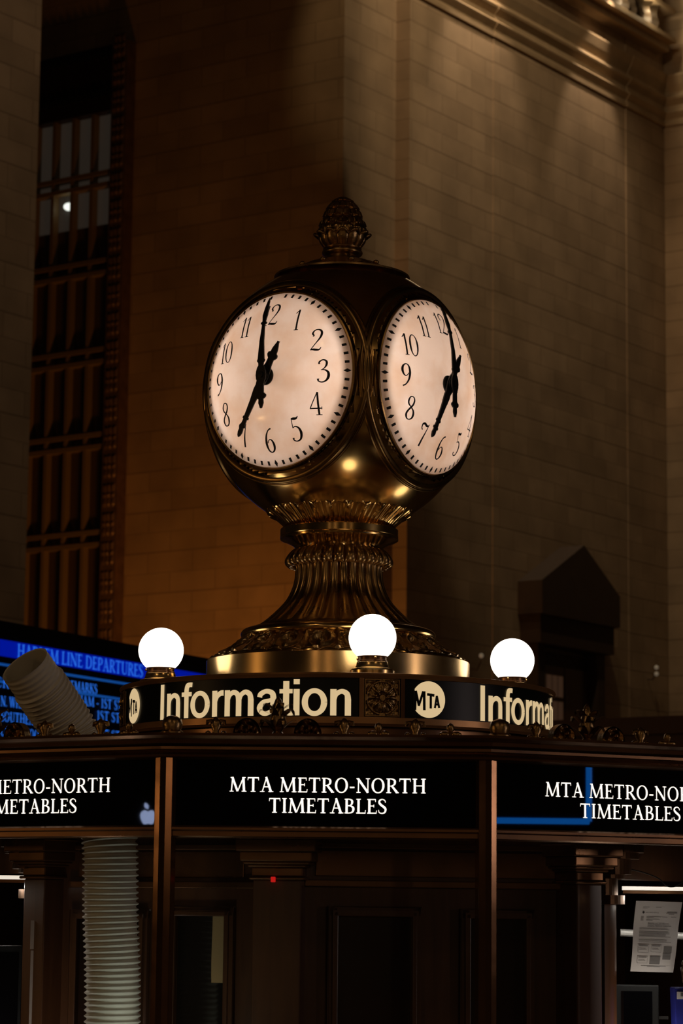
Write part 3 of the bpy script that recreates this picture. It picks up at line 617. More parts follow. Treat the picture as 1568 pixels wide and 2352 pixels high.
def fleur(s=.05):
    mb = MB(); mb.lathe([(0, 0), (.014, 0), (.009, .012), (.018, .028), (.013, .042), (.006, .050), (0, .055)], 10)
    for g in (-1, 1): mb.tube([(0, 0, .026), (g * .014, 0, .042), (g * .024, 0, .040), (g * .026, 0, .030)], [.006, .006, .006, .004], 6); mb.sphere((g * .022, 0, .005), .009, 8, 6)
    return mb
def trefoil():
    mb = MB(); mb.lathe([(0, 0), (.006, 0), (.006, .014), (.012, .024), (.009, .036), (0, .042)], 8)
    for g in (-1, 1): mb.sphere((g * .017, 0, .008), .012, 10, 6, (1.3, .8, .8))
    return mb
def block():
    mb = MB(); mb.lathe([(0, 0), (.034, 0), (.034, .008), (.026, .014), (.03, .03), (.026, .046), (.012, .054), (0, .056)], 12); return mb
crest = {}
def place_crest(kind, face, s, nm):
    a = PH0 + 30 * face; base = pol(AP + .035, a) + pol(1, a + 90) * s
    if kind not in crest:
        o = {'p': palmette, 's': scroll, 'f': fleur, 't': trefoil, 'b': block}[kind]().build(nm, BRONZE_CAST, None, smooth=50, org=(0, 0, 0)); crest[kind] = o
    else: o = crest[kind].copy(); COL.objects.link(o)
    o.parent = booth; o.location = (base.x, base.y, Z['top'] - .004); o.rotation_euler = (0, 0, rad(a))
for face in (-1, 0, 1):
    for u_, k, nm in [(-.315, 'f', 'fleur'), (-.225, 's', 'scroll'), (-.138, 'p', 'palmette'), (-.052, 's', 'scroll'), (.052, 'f', 'fleur'), (.150, 't', 'trefoil'), (.255, 'f', 'fleur'), (.355, 't', 'trefoil'), (-.44, 'b', 'corner_boss')]: place_crest(k, face, u_, nm)
# timetable screens in the sign band
LABS = {-1: 'left timetables screen, white serif words cut off by the picture edge', 0: 'middle timetables screen between the two posts, whole wording in white serif', 1: 'right timetables screen, angled away, with a blue reflection in its corner'}
for k in (-1, 0, 1):
    w = Wall(pol(RB, PH0 + 30 * k - 15), pol(RB, PH0 + 30 * k + 15)); t0, t1_ = .032, w.len - .032
    scn = thing('timetable_screen', LABS[k], 'screen', w.P(w.len / 2, Z['sb'], -.02), 'timetable screens round the booth')
    mb = MB(); w.box(mb, t0, t1_, Z['sb'] + .001, Z['st'] - .001, -.035, -.012); mb.build('display', SCREEN, scn)
    fn = lambda x, y: w.P(x, y, -.0105); sz = .0415; hgt = Z['st'] - Z['sb']
    l1, l2 = 'MTA METRO-NORTH', 'TIMETABLES'; tot = .565 if k == 0 else .605; sx1 = tot / text_w(l1, .03) / sz
    cx = w.len / 2 + {0: .006, -1: -.040, 1: .048}[k]
    put_words(l1, cx - tot / 2, Z['sb'] + .098, sz, fn, sx1, .03, WHITE_TXT, scn); ww = text_w(l2, .03) * sz * sx1
    put_words(l2, cx - ww / 2, Z['sb'] + .039, sz, fn, sx1, .03, WHITE_TXT, scn)

# lit things across the hall, behind the viewer, that show only as reflections in the black screens
def mirrored(k, u, v, dist):              # where a thing must stand to be mirrored at pixel (u,v) by screen k
    w = Wall(pol(RB, PH0 + 30 * k - 15), pol(RB, PH0 + 30 * k + 15)); t, z = w.hit(u, v, -.012); p = w.P(t, z, -.012); d = (p - CO).normalized(); return p + (d - w.n * 2 * d.dot(w.n)) * dist
mb = MB(); L_ = [mirrored(1, u, v, 9) for u, v in ((1352, 1740), (1352, 1887), (1090, 1884))]; mb.tube(L_[:2], .019, 8); mb.tube(L_[1:], .019, 8)
tag(mb.build('lit_frame', mat('blue_light_strip', (.01, .1, .3), .4, emit=(.01, .24, 1), es=4.5), None, org=L_[1]), 'blue light strip across the hall, seen mirrored as a blue corner in the right screen', 'light strip')
def fruit(x, y): return mirrored(-1, 340 + x, 1868 + y, 14)
mb = MB(); pl_ = cr([(0, -4, 0), (9, -7, 0), (17, 0, 0), (17, 12, 0), (10, 25, 0), (0, 24, 0), (-10, 25, 0), (-17, 12, 0), (-17, 0, 0), (-9, -7, 0), (0, -4, 0)], 4)[:-1]
for sh in (0,): mb.add([fruit(x, y) for x, y, _ in pl_], [tuple(range(len(pl_)))])
lf = cr([(0, -9, 0), (-8, -14, 0), (-7, -24, 0), (1, -18, 0), (0, -9, 0)], 4)[:-1]; sgn = thing('shop_emblem', 'glowing fruit-shaped shop emblem across the hall, seen mirrored in the left screen corner', 'sign', fruit(0, 10))
mb.build('body', mat('pale_lit_emblem', (.5, .5, .6), .4, emit=(.5, .62, 1), es=9), sgn); mb = MB(); mb.add([fruit(x, y) for x, y, _ in lf], [tuple(range(len(lf)))]); mb.build('leaf', bpy.data.materials['pale_lit_emblem'], sgn)

# ------------------------------------------------------------------ drum sign carrying the clock
ZD1 = axis(495, 1588)[1]; RD = .762
zd = lambda v: at(777, v, D - RD).z
zr1, zs1, zs0 = zd(1543), zd(1556), zd(1646)
drum = thing('information_sign_drum', 'round black and bronze sign drum on the booth roof with cream Information lettering', 'sign', (0, 0, 2.21))
mb = MB(); mb.lathe([(0, zr1 - .004), (RD - .05, zr1 - .004), (RD - .01, zr1), (RD + .004, zr1 - .002), (RD + .007, zr1 - .008), (RD + .003, zs1), (RD - .012, zs1 - .001)], 160); mb.build('rim', RIMB, drum, smooth=35)
mb = MB(); mb.lathe([(RD - .012, zs1), (RD - .006, zs1), (RD - .006, zs0), (RD - .012, zs0)], 160); mb.build('sign_band', SIGNBLK, drum, smooth=35)
mb = MB(); mb.lathe([(RD - .02, zs0 + .001), (RD + .003, zs0), (RD + .003, zs0 - .022), (RD - .004, zs0 - .026), (RD + .006, zs0 - .03), (RD + .012, 2.215), (RD + .012, 2.212), (0, 2.212)], 160); mb.build('plinth', RIMB, drum, smooth=35)
capz = zs1 - zs0 - .008
def cyl(R, a0, z0): return lambda x, y: Vector((R * math.sin(a0 + x / R), -R * math.cos(a0 + x / R), z0 + y))
RL = RD - .0035
LT = .10, .45
ROS0 = 11.0
for q_ in range(4):
    base = rad(ROS0 + 90 * q_ - 90); mb = MB(); sz = capz * .985
    arc = rad(56) * RL; ww = sum(GROT[c][0] - .055 for c in 'Information') * sz
    put_grot(mb, 'Information', 0, 0, sz, cyl(RL, base + rad(26.7), zs0 + .004), sx=arc / ww); mb.build('lettering', CREAM, drum)
    mb = MB(); c0 = base + rad(12.2); fn = cyl(RL, c0, (zs0 + zs1) / 2); Rr = .060; n = 48    # transit roundel
    aa = 147; pts = [(Rr * math.cos(t), Rr * math.sin(t)) for t in [rad(-aa + 2 * aa * k / n) for k in range(n + 1)]]
    xe, ye = pts[-1]; pts += [(xe, ye * (1 - 2 * k / 8)) for k in range(1, 9)]
    ctr = fn(0, 0)
    for p, q in zip(pts[:-1], pts[1:]):
        for r0, r1 in ((0, .34), (.34, .67), (.67, 1)):
            if r0 == 0: mb.add([ctr, fn(p[0] * r1, p[1] * r1), fn(q[0] * r1, q[1] * r1)], [(0, 1, 2)])
            else: mb.add([fn(p[0] * r0, p[1] * r0), fn(p[0] * r1, p[1] * r1), fn(q[0] * r1, q[1] * r1), fn(q[0] * r0, q[1] * r0)], [(0, 1, 2, 3)])
    ro = mb.build('transit_roundel', CREAM, drum); mb = MB(); fl = cyl(RL + .0012, c0, (zs0 + zs1) / 2)
    for path in ([(-.0495, -.036, .009), (-.0475, .027, .009)], [(-.0475, .027, .009), (-.0355, -.022, .0085)], [(-.0365, -.022, .008), (-.0205, .026, .0085)], [(-.0165, -.0355, .0095), (-.0175, .0265, .0095)],
                 [(.0065, -.029, .0085), (.0065, .020, .0085)], [(-.007, .017, .009), (.0195, .014, .009)], [(.0215, -.027, .0075), (.0285, .0135, .0075)], [(.0285, .0135, .0075), (.0375, -.026, .008)], [(.024, -.015, .007), (.0345, -.015, .007)]): mb.ribbon(path, fl)
    mb.build('letters', SIGNBLK, ro)
    # rosette plaque
    cc = rad(ROS0 + 90 * q_); hw = .0615; hz = (zs1 - zs0) / 2 + .001; mb = MB()
    def relief(x, y):
        r = math.hypot(x, y); a = math.atan2(y, x); e = max(abs(x), abs(y))
        if e > .96: return 0.0
        z = .008 if e > .88 else .001
        if .78 < r < .87: z = .0075
        if r < .76: z = .002 + .009 * abs(math.cos(4 * a)) ** .6 * math.sin(PI * min(1, r / .76)) + (.004 * abs(math.cos(8 * a)) if r > .3 else 0)
        if r < .16: z = .012
        if r > .9 and e < .88: z = .001 + .003 * abs(math.sin(9 * x) * math.sin(9 * y))
        return z
    mb.grid(56, 56, lambda a, b: (lambda R, t: Vector((R * math.sin(t), -R * math.cos(t), (zs0 + zs1) / 2 + hz * (2 * b - 1))))(RD - .004 + relief(2 * a - 1, 2 * b - 1), cc + hw * (2 * a - 1) / RD))
    mb.build('rosette_plaque', BRONZE_CAST, drum, smooth=50)
    for g in (-1, 1):
        mb = MB(); a_ = cc + g * (hw + .007) / RD; mb.lathe([(RD - .01, zs0), (RD + .004, zs0), (RD + .004, zs1), (RD - .01, zs1)], 6, a0=a_ - .009, a1=a_ + .009); mb.build('stile', BOOTHB, drum)

# globe lamps on the drum
GR = .079; zg = zd(1543)
def make_globe():
    g = thing('globe_lamp', 'x', 'lamp', (0, 0, zr1 - .002), 'lit globe lamps round the drum'); z0 = zr1 - .002
    mb = MB(); mb.lathe([(0, z0), (.073, z0), (.074, z0 + .018), (.070, z0 + .024), (.058, z0 + .028), (.053, z0 + .038), (.052, z0 + .046), (.047, z0 + .05), (0, z0 + .05)], 40); mb.build('base', POLISHED, g, smooth=30)
    mb = MB(); mb.lathe([(.045, z0 + .046), (.050, z0 + .048), (.050, z0 + .052), (.047, z0 + .054), (.047, z0 + .063), (.050, z0 + .065), (.049, z0 + .069), (.042, z0 + .069)], 40)
    mb.build('fitter_collar', BOOTHB, g, smooth=30)
    for k in range(3):
        mb = MB(); a = 2 * PI * k / 3; mb.sphere((.051 * math.sin(a), -.051 * math.cos(a), z0 + .059), .0045, 8, 6); mb.build('set_screw', POLISHED, g, smooth=60)
    zc = z0 + .063 + .0655; mb = MB(); t0 = math.asin(.044 / GR)
    mb.lathe([(GR * math.sin(PI - t0 - (PI - t0) * k / 28), zc + GR * math.cos(PI - t0 - (PI - t0) * k / 28)) for k in range(29)], 48); mb.build('globe', GLOBE, g, smooth=60)
    return g
proto = None
for a, lab in ((10.4, 'lit white globe lamp in front of the clock pedestal, nearest of the globes'), (-78, 'lit white globe lamp at the left end of the drum, before the departure board'), (99, 'lit white globe lamp at the right end of the drum'), (190, 'lit white globe lamp hidden behind the clock pedestal')):
    if proto is None: proto = g = make_globe()
    else: g = copy_tree(proto)
    p = pol(.632, a); g.location = (p.x, p.y, zr1 - .002); g.rotation_euler.z = rad(a); g['label'] = lab

# ------------------------------------------------------------------ the four-faced clock
A_ = axis
def prof(l): return [A_(r, v) for r, v in l]
zbase = zr1 - .003
clock = thing('four_faced_clock', 'brass four-faced ball clock with glowing opal dials on a fluted pedestal', 'clock', (0, 0, zbase))
mb = MB(); b = prof([(302, 1546), (302, 1524), (299, 1521.5), (240, 1515)]); b = [(b[0][0], zbase), *b]; mb.lathe(b, 128); mb.build('base_band', POLISHED, clock, smooth=30)
# acanthus skirt with scrolls in relief, bead row at its foot
def skirt(r, z, a, t):
    u = (a * 20 / (2 * PI)) % 1 * 2 - 1; v = (t - .5) * 2
    if t < .10 or t > .97: return r, z
    d = math.hypot(u * .95, v * 1.0); sp = .5 + .5 * math.cos(11 * d - (1 if u > 0 else -1) * math.atan2(v, abs(u) + .01) * 1.3)
    hgt = .017 * sp * max(0, 1 - d ** 4) + .012 * max(0, 1 - abs(abs(u) - 1) * 5) + .004 * abs(math.sin(9 * u + 4 * v)) * (d > .8)
    return r + hgt * .6, z + hgt * .8
mb = MB(); sp_ = cr([(*x, 0) for x in prof([(290, 1520), (272, 1513), (250, 1503), (232, 1490), (220, 1478), (211, 1468)])], 7)
mb.lathe([(r, z) for r, z, _ in sp_], 480, skirt); mb.build('acanthus_skirt', BRONZE_CAST, clock, smooth=60)
def beads(r, z, a, t): k = abs(math.sin(a * 44 / 2)); e = math.sin(PI * t) * (.003 + .0065 * k ** .7); return r + e * .4, z + e
for nm, l in (('bead_row', [(297, 1522), (291, 1521), (285, 1520)]),):
    mb = MB(); p = prof(l); mb.lathe([(p[0][0] + (p[-1][0] - p[0][0]) * k / 6, p[0][1] + (p[-1][1] - p[0][1]) * k / 6) for k in range(7)], 528, beads); mb.build(nm, BRASS, clock, smooth=60)
mb = MB(); l = [(205, 1474)] + [(206 + 18 * math.cos(t), 1461 - 13 * math.sin(t)) for t in [rad(-80 + 175 * k / 14) for k in range(15)]] + [(198, 1447), (196, 1444), (188, 1442), (180, 1441)]
mb.lathe(prof(l), 128); mb.build('torus_moulding', BRASS, clock, smooth=40)
# fluted flaring column
def flutes(n, amp):
    def m(r, z, a, t):
        w = (a * n / (2 * PI)) % 1; c = abs(w - .5) * 2
        k = math.sqrt(max(0, 1 - (c / .82) ** 2)) if c < .82 else -.45 if c > .90 else .1
        return r + amp * (k - .5) * min(1, r / .2) * min(1, 12 * t, 1) , z
    return m
cl = cr([(*x, 0) for x in prof([(184, 1441), (166, 1429), (140, 1406), (120, 1384), (108, 1362), (100.5, 1338), (98, 1312), (100, 1298)])], 5)
mb = MB(); mb.lathe([(r, z) for r, z, _ in cl], 28 * 14, flutes(28, .0105)); mb.build('fluted_column', BRONZE, clock, smooth=60)
def curls(n, amp, p=.5):
    def m(r, z, a, t): c = abs(math.cos(a * n / 2)) ** p; return r + amp * (c - .75) * math.sin(PI * t) ** .5, z
    return m
mb = MB(); l = cr([(*x, 0) for x in prof([(99, 1262), (108, 1268), (118, 1280), (122, 1291), (119, 1301), (111, 1305), (106, 1299), (103, 1300), (97, 1304)])], 4)
mb.lathe([(r, z) for r, z, _ in l], 28 * 12, curls(28, .018)); mb.build('leaf_curl_ring', BRONZE, clock, smooth=60)
mb = MB(); l = prof([(98, 1270), (100, 1262), (106, 1255), (116, 1249), (126, 1245), (132, 1243), (135.5, 1241), (136, 1237.5), (134.5, 1235.5), (135.5, 1234), (135.5, 1219), (134, 1217), (118, 1216)])
mb.lathe(l, 128); mb.build('neck_ring', BRASS, clock, smooth=30)
mb = MB(); mb.lathe(prof([(119, 1222), (116, 1200)]), 96); mb.build('dark_neck', BLACK, clock, smooth=30)
def lip(r, z, a, t):
    c = abs(math.cos(a * 13)); e = (c ** .5 - .8)
    ridge = .004 * math.cos(a * 26 * 3) * math.sin(PI * min(1, t * 1.3)) if t < .8 else 0
    return r + (.017 * e * (t ** 1.5) + ridge * .6), z + (.03 * e * (t > .25) * min(1, (t - .25) * 2) if t < .93 else .016 * e)
mb = MB(); l = cr([(*x, 0) for x in prof([(120, 1218), (124, 1214), (134, 1204), (146, 1194), (158, 1185), (167, 1178), (171, 1171), (167, 1165), (160, 1165), (155, 1171)])], 4)
mb.lathe([(r, z) for r, z, _ in l], 26 * 14, lip); mb.build('leaf_cup', BRASS, clock, smooth=60)
# ball body with four openings
Rb = A_(313, 908)[0]; CZ = A_(0, 908)[1] - .010; N0 = -34.7
faces = [N0 + 90 * k for k in range(4)]
mb = MB(); n1 = 192; mb.lathe([(Rb * math.sin(t), CZ - Rb * math.cos(t)) for t in [rad(8 + 166 * k / 120) for k in range(121)]], n1)
fd = [Vector((math.sin(rad(a)), -math.cos(rad(a)), 0)) for a in faces]; C0 = Vector((0, 0, CZ)); lim = math.cos(rad(43.2))
bad = {i for i, v in enumerate(mb.v) if max((v - C0).normalized().dot(x) for x in fd) > lim}
keep = [f for f in mb.f if not all(i in bad for i in f)]; mb.f = keep; mb.mi = [0] * len(keep)
mb.build('ball_body', BRASS, clock, smooth=60)
mb = MB()
mb.lathe(prof([(123, 645), (156, 643), (156, 639), (140, 636), (126, 632.5), (115, 628), (100, 620.5), (80, 610), (60, 604), (46, 600), (41, 598)]), 96, lambda r, z, a, t: (r, z + (.004 * abs(math.sin(a * 12)) * math.sin(PI * (t - .35) / .4) if .35 < t < .75 else 0)))
mb.build('crown_cap', BRONZE, clock, smooth=40)
mb = MB()
for k in range(10):
    a = 2 * PI * k / 10 + .2; r, z = A_(104, 621); mb.sphere((r * math.sin(a), -r * math.cos(a), z + .004), .011, 10, 6, (1, 1, .8))
mb.build('crown_studs', BRONZE, clock, smooth=60)
fin = MB(); fin.lathe(prof([(41, 599), (38, 591), (42, 588), (46, 585), (47, 582), (46, 578.5), (43, 576), (42, 574.5), (44, 573.5), (44.5, 572), (43, 570.5), (41, 569)]), 64)
fo = fin.build('finial', BRONZE, clock, smooth=35)
mb = MB(); l = cr([(*x, 0) for x in prof([(41, 571), (47, 564), (52, 556), (54, 548), (55.5, 543), (59, 539), (63, 539.5), (64.5, 543), (62, 546)])], 4)
mb.lathe([(r, z) for r, z, _ in l], 12 * 16, lambda r, z, a, t: (r + (.006 * (abs(math.cos(6 * a)) ** .5 - .7) if t < .6 else .018 * (abs(math.cos(6 * a)) ** 1.2 - .75)), z + (.012 * (abs(math.cos(6 * a)) - .6) if t > .55 else 0)))
mb.build('leaf_collar', BRONZE_CAST, fo, smooth=60)
l = cr([(*x, 0) for x in prof([(53, 543), (54, 529), (51, 516), (46.5, 506), (41, 492), (36, 481), (29, 470), (21, 462), (12, 455.5), (5, 453), (.3, 452)])], 7); zA, zB_ = l[0][1], l[-1][1]
def cone(r, z, a, t):
    rows_ = 6.0; row = t * rows_ * 1.0; i = int(row); fr = row - i; u = ((a * 12 / (2 * PI)) + .5 * (i % 2)) % 1 * 2 - 1
    if t > .93: return r, z
    e = max(0, 1 - abs(u) ** 2.2 - max(0, fr - .55) * 1.9 * (1 + abs(u)))
    return r + .0075 * (e - .3) * min(1, r / .04) - (.0025 if abs(u) < .05 and fr < .5 else 0), z
mb = MB(); mb.lathe([(r, z) for r, z, _ in l], 240, cone); mb.build('pine_cone', BRONZE, fo, smooth=45)
# dials
DA = Rb * math.sin(rad(39.6)); DX = Rb * math.cos(rad(39.6)); SAG = .081
def domez(r): return DX - .004 + SAG * (1 - (r / DA) ** 3.0)
def face_map(a):                          # dial coordinates (x right as seen from outside, y up, w along the normal) to space
    nrm = Vector((math.sin(rad(a)), -math.cos(rad(a)), 0)); xr = Vector((math.cos(rad(a)), math.sin(rad(a)), 0))
    return lambda x, y, w: C0 + xr * x + Vector((0, 0, y)) + nrm * w
def lam(fm, off): return lambda x, y: fm(x, y, domez(math.hypot(x, y)) + off)
MIN = [(.284, 0), (.270, .0042), (.245, .0075), (.215, .0105), (.203, .0080), (.192, .0065), (.189, .012), (.183, .012), (.181, .007), (.176, .006), (.12, .0092), (.056, .0135), (.052, .0160), (.047, .0155), (.043, .011), (.034, .010), (.026, .0155), (.014, .0195), (0, .0215), (-.014, .0195), (-.026, .0140), (-.030, .0140), (-.033, .011), (-.062, .0115), (-.066, .014), (-.070, .021), (-.077, .0215), (-.083, .016), (-.086, .0095), (-.100, .0105), (-.114, .005), (-.118, .004)]
HOUR = [(.232, .001), (.226, .006), (.214, .0095), (.203, .0085), (.197, .007), (.195, .013), (.188, .013), (.186, .009), (.166, .0075), (.164, .0125), (.157, .0125), (.155, .009), (.10, .0115), (.055, .0165), (.040, .015), (.024, .019), (0, .022), (-.024, .019), (-.040, .0135), (-.062, .0125), (-.068, .019), (-.074, .0225), (-.082, .021), (-.087, .013), (-.098, .0125), (-.115, .0075), (-.126, .0035), (-.128, .005), (-.130, .004)]
def hand(shape, fm, ang, w0, curve, th, kind):
    mb = MB(); ca, sa = math.cos(rad(ang)), math.sin(rad(ang)); rows_ = []
    for s, hw in shape:
        w = w0 - curve * max(0, s / .29) ** 2.6
        rows_.append([fm(s * sa + g * hw * ca, s * ca - g * hw * sa, w + d) for g, d in ((-1, 0), (1, 0), (1, th), (-1, th))])
    n = len(rows_); mb.add([p for r in rows_ for p in r], [(i * 4 + j, i * 4 + (j + 1) % 4, i * 4 + 4 + (j + 1) % 4, i * 4 + 4 + j) for i in range(n - 1) for j in range(4)] + [(0, 1, 2, 3), (n * 4 - 4, n * 4 - 3, n * 4 - 2, n * 4 - 1)])
    return mb
for fi, a in enumerate(faces):
    fm = face_map(a); Mz = Matrix.Translation(C0) @ Matrix.Rotation(rad(a), 4, 'Z') @ Matrix.Rotation(PI / 2, 4, 'X')
    bz_ = MB(); pr_ = []
    for th_, k in [(37.4, .905), (38.6, .945), (39.0, .985), (39.5, 1.003), (40.1, 1.006), (40.6, .998), (40.9, .985), (41.6, .980), (42.4, .984), (43.0, .992), (43.3, .986), (43.6, .994), (44.2, 1.008), (45.0, 1.017), (45.7, 1.020), (46.3, 1.016), (46.7, 1.006), (46.9, 1.006), (47.2, 1.012), (47.6, 1.012), (48.0, 1.002), (48.3, .996), (48.6, .985)]:
        pr_.append((Rb * k * math.sin(rad(th_)), Rb * k * math.cos(rad(th_))))
    bz_.lathe(pr_, 192, M=Mz); bez = bz_.build('bezel', BEZEL, clock, smooth=35)
    mb = MB()
    for k in range(8):
        t = rad(22.5 + 45 * k); r = Rb * .98 * math.sin(rad(41.6)); mb.sphere(fm(r * math.cos(t), r * math.sin(t), Rb * .98 * math.cos(rad(41.6)) + .001), .0045, 8, 5)
    mb.build('bezel_screws', BRASS, bez, smooth=60)
    mb = MB(); mb.lathe([(.0005, domez(0))] + [(DA * 1.004 * k / 24, domez(DA * 1.004 * k / 24)) for k in range(1, 25)], 96, M=Mz); dial = mb.build('dial', OPAL, clock, smooth=60)
    ls = lam(fm, .0012); mb = MB()        # minute track: squares, diamonds at the hours
    for k in range(60):
        t = 2 * PI * k / 60; R0 = DA * .945; hl, hw = (.0118, .0068) if k % 5 == 0 else (.0068, .0046)
        er = (math.sin(t), math.cos(t)); et = (math.cos(t), -math.sin(t))
        q = [(hl, 0), (0, hw), (-hl, 0), (0, -hw)] if k % 5 == 0 else [(hl, hw), (-hl, hw), (-hl, -hw), (hl, -hw)]
        if k == 0: continue
        mb.add([ls(er[0] * (R0 + x) + et[0] * y, er[1] * (R0 + x) + et[1] * y) for x, y in q], [(0, 1, 2, 3)])
    mb.build('minute_track', INK, dial)
    for k in range(1, 13):
        t = 2 * PI * k / 12; cx, cy = .222 * math.sin(t), .222 * math.cos(t); txt = str(k); sz = .079; wtot = sum(NUM[c][0] for c in txt) * sz * .98
        x = cx - wtot / 2; mb = MB()
        for c in txt:
            for p in NUM[c][1]: 
                q = []
                for (a1, b1) in zip(p[:-1], p[1:]): q += [tuple(a1[i] + (b1[i] - a1[i]) * j / 2 for i in range(3)) for j in range(2)]
                mb.ribbon([(x + px * sz * .98, cy + (py - .5) * sz, pw * sz) for px, py, pw in q + [p[-1]]], ls)
            x += NUM[c][0] * sz * .98
        mb.build('numeral', INK, dial)
    mb = MB()                             # the maker's small line
    put_text(mb, 'CLOCK CO. INC', -.040, -.062, .0052, ls, .9, .03); put_text(mb, 'NEW ORK', -.018, -.071, .004, ls, .9, .03); mb.build('maker_line', mat('faded_ink', (.25, .12, .09), .6), dial)
    w0 = domez(0); mb = MB()
    mb.lathe([(.032, w0 - .004), (.032, w0 + .004), (.028, w0 + .007), (.020, w0 + .009), (.020, w0 + .020), (.011, w0 + .020), (.011, w0 + .036), (.0, w0 + .037)], 32, M=Mz); mb.build('hub', HAND, clock, smooth=40)
    hand(HOUR, fm, 208.5, w0 + .010, .012, .006, 'h').build('hour_hand', HAND, clock, bevel=.0012)
    hand(MIN, fm, 358.8, w0 + .026, .058, .006, 'm').build('minute_hand', HAND, clock, bevel=.0012)
    mb = MB(); mb.lathe([(.020, .05), (.020, w0 - .012)], 16, M=Mz); mb.build('arbor', HAND, clock)
mb = MB(); mb.box((-.07, -.07, CZ - .08), (.07, .07, CZ + .08)); mb.build('movement_case', GREYM, clock, bevel=.01)
mb = MB(); mb.lathe(prof([(30, 1225), (30, 960)]), 24); mb.build('inner_post', GREYM, clock)
for k in range(4):                        # lamps inside the ball, behind the seams between dials
    a = rad(faces[k] + 45); p = C0 + Vector((math.sin(a), -math.cos(a), 0)) * .31
    for dz in (-.09, .09): light('clock_lamp', 'POINT', p + Vector((0, 0, dz)), 1.0, (1, .79, .66), .04)

# ------------------------------------------------------------------ things in and on the booth
def hose(name, label, pts, r, pitch, amp, m, grp=None, plain=0.0):
    P = [Vector(p[:3]) for p in cr([(*p, 0) for p in pts], 40)]; out = [P[0]]; acc = 0; path = []; step = pitch / 8; L = 0; dist = [0]
    for a, b in zip(P[:-1], P[1:]): L += (b - a).length; dist.append(L)
    n = int(L / step); res = []; j = 0
    for i in range(n + 1):
        s = L * i / n
        while j < len(P) - 2 and dist[j + 1] < s: j += 1
        t = (s - dist[j]) / max(1e-9, dist[j + 1] - dist[j]); res.append((P[j].lerp(P[j + 1], t), s))
    mb = MB(); rs = [r + amp * (.5 + .5 * math.cos(2 * PI * s / pitch)) ** 1.5 * (1 if s < L - plain else .25) for _, s in res]; pp = [p for p, _ in res]
    k = max(1, len(pp) // 60); up = None
    N = len(pp); seg = 40; vs = []
    for i, p in enumerate(pp):
        t = (pp[min(i + 6, N - 1)] - pp[max(i - 6, 0)]).normalized(); a = t.cross(Vector((0, 1, 0.2))).normalized(); b = t.cross(a)
        for q in range(seg): vs.append(p + (a * math.cos(2 * PI * q / seg) + b * math.sin(2 * PI * q / seg)) * rs[i])
    for q in range(1, 8):                 # the inside of the open end
        i = N - 1 - q * 6; t = (pp[min(i + 6, N - 1)] - pp[max(i - 6, 0)]).normalized(); a = t.cross(Vector((0, 1, .2))).normalized(); b = t.cross(a)
        for s in range(seg): vs.append(pp[i + (5 if q == 1 else 0)] + (a * math.cos(2 * PI * s / seg) + b * math.sin(2 * PI * s / seg)) * (r - .004))
    M_ = N + 7; mb.add(vs, [(i * seg + q, i * seg + (q + 1) % seg, (i + 1) * seg + (q + 1) % seg, (i + 1) * seg + q) for i in range(M_ - 1) for q in range(seg)])
    return tag(mb.build(name, m, None, smooth=70, org=(pts[0][0], pts[0][1], pts[0][2])), label, 'hose', grp)
dh = D - 1.335
h0 = at(258, 2352, dh); h1 = at(251, 1925, dh); h2 = at(164, 1685, dh + .07); h3 = at(57, 1527, dh - .06)
hose('ventilation_hose', 'white ribbed ventilation hose rising behind the left glass and leaning out over the cornice',
     [(h0.x - .002, h0.y, .35), tuple(h0), tuple(h0.lerp(h1, .6)), (h1.x + .0, h1.y, h1.z), (*(h1.lerp(h2, .45) + Vector((.022, 0, 0))),), tuple(h2), tuple(h3)], .0765, .0172, .0085, HOSE, plain=.075)
light('counter_lamp', 'AREA', (-.50, -1.66, 1.12), .55, (.95, 1, .86), .12, (-.62, -1.52, 1.45))
# paper notice taped to the opening
wN = Wall(pol(1.42, 37 + 5), d=pol(1, 118)); 
q = at(1500, 2150, D - .80); wN = Wall(q, d=Vector((math.cos(rad(12)), math.sin(rad(12)), 0)))
def hp(u, v, o=0): t, z = wN.hit(u, v); return wN.P(t, z, o)
c_ = [hp(1460, 2069), hp(1566, 2072), hp(1545, 2234), hp(1447, 2231)]
pn = thing('paper_notice', 'white printed notice sheet hanging in the right-hand service opening', 'paper notice', (c_[3] + c_[2]) / 2)
def pf(a, b, o=0): return c_[3].lerp(c_[2], a).lerp(c_[0].lerp(c_[1], a), b) + wN.n * (o + .006 * math.sin(PI * a) * (1 - b * .6) + .004 * math.sin(2.2 * PI * b))
mb = MB(); mb.grid(16, 24, lambda a, b: pf(a, b)); mb.grid(16, 24, lambda a, b: pf(a, b, -.0006)); mb.build('sheet', PAPER, pn, smooth=60)
def lines(name, m, segs):
    mb = MB()
    for a0, a1, b, hh_ in segs: mb.grid(6, 1, lambda a, t: pf(a0 + (a1 - a0) * a, b + hh_ * (t - .5), .0008))
    return mb.build(name, m, pn)
rl = random.Random(3); body = []
for b in (.615, .60, .57, .556, .543, .526, .512, .497, .455, .442, .42): body.append((.13, rl.uniform(.72, .86), b, .006))
for b, x in ((.78, .58), (.762, .42), (.744, .55), (.727, .40)): body += [(.14, .20, b, .006), (.26, x, b, .006)]
body += [(.70, .92, .85, .012), (.68, .93, .832, .006), (.74, .86, .82, .006), (.16, .30, .915, .005), (.44, .56, .915, .005), (.16, .26, .90, .005), (.22, .80, .085, .005), (.36, .66, .073, .005), (.60, .72, .78, .006), (.80, .92, .78, .006)]
lines('small_print', GREY_INK, body); lines('heading_rule', DARK_INK, [(.30, .78, .672, .0025), (.30, .74, .638, .0025)])
mb = MB(); fp = lambda x, y: pf(x, y, .0009)
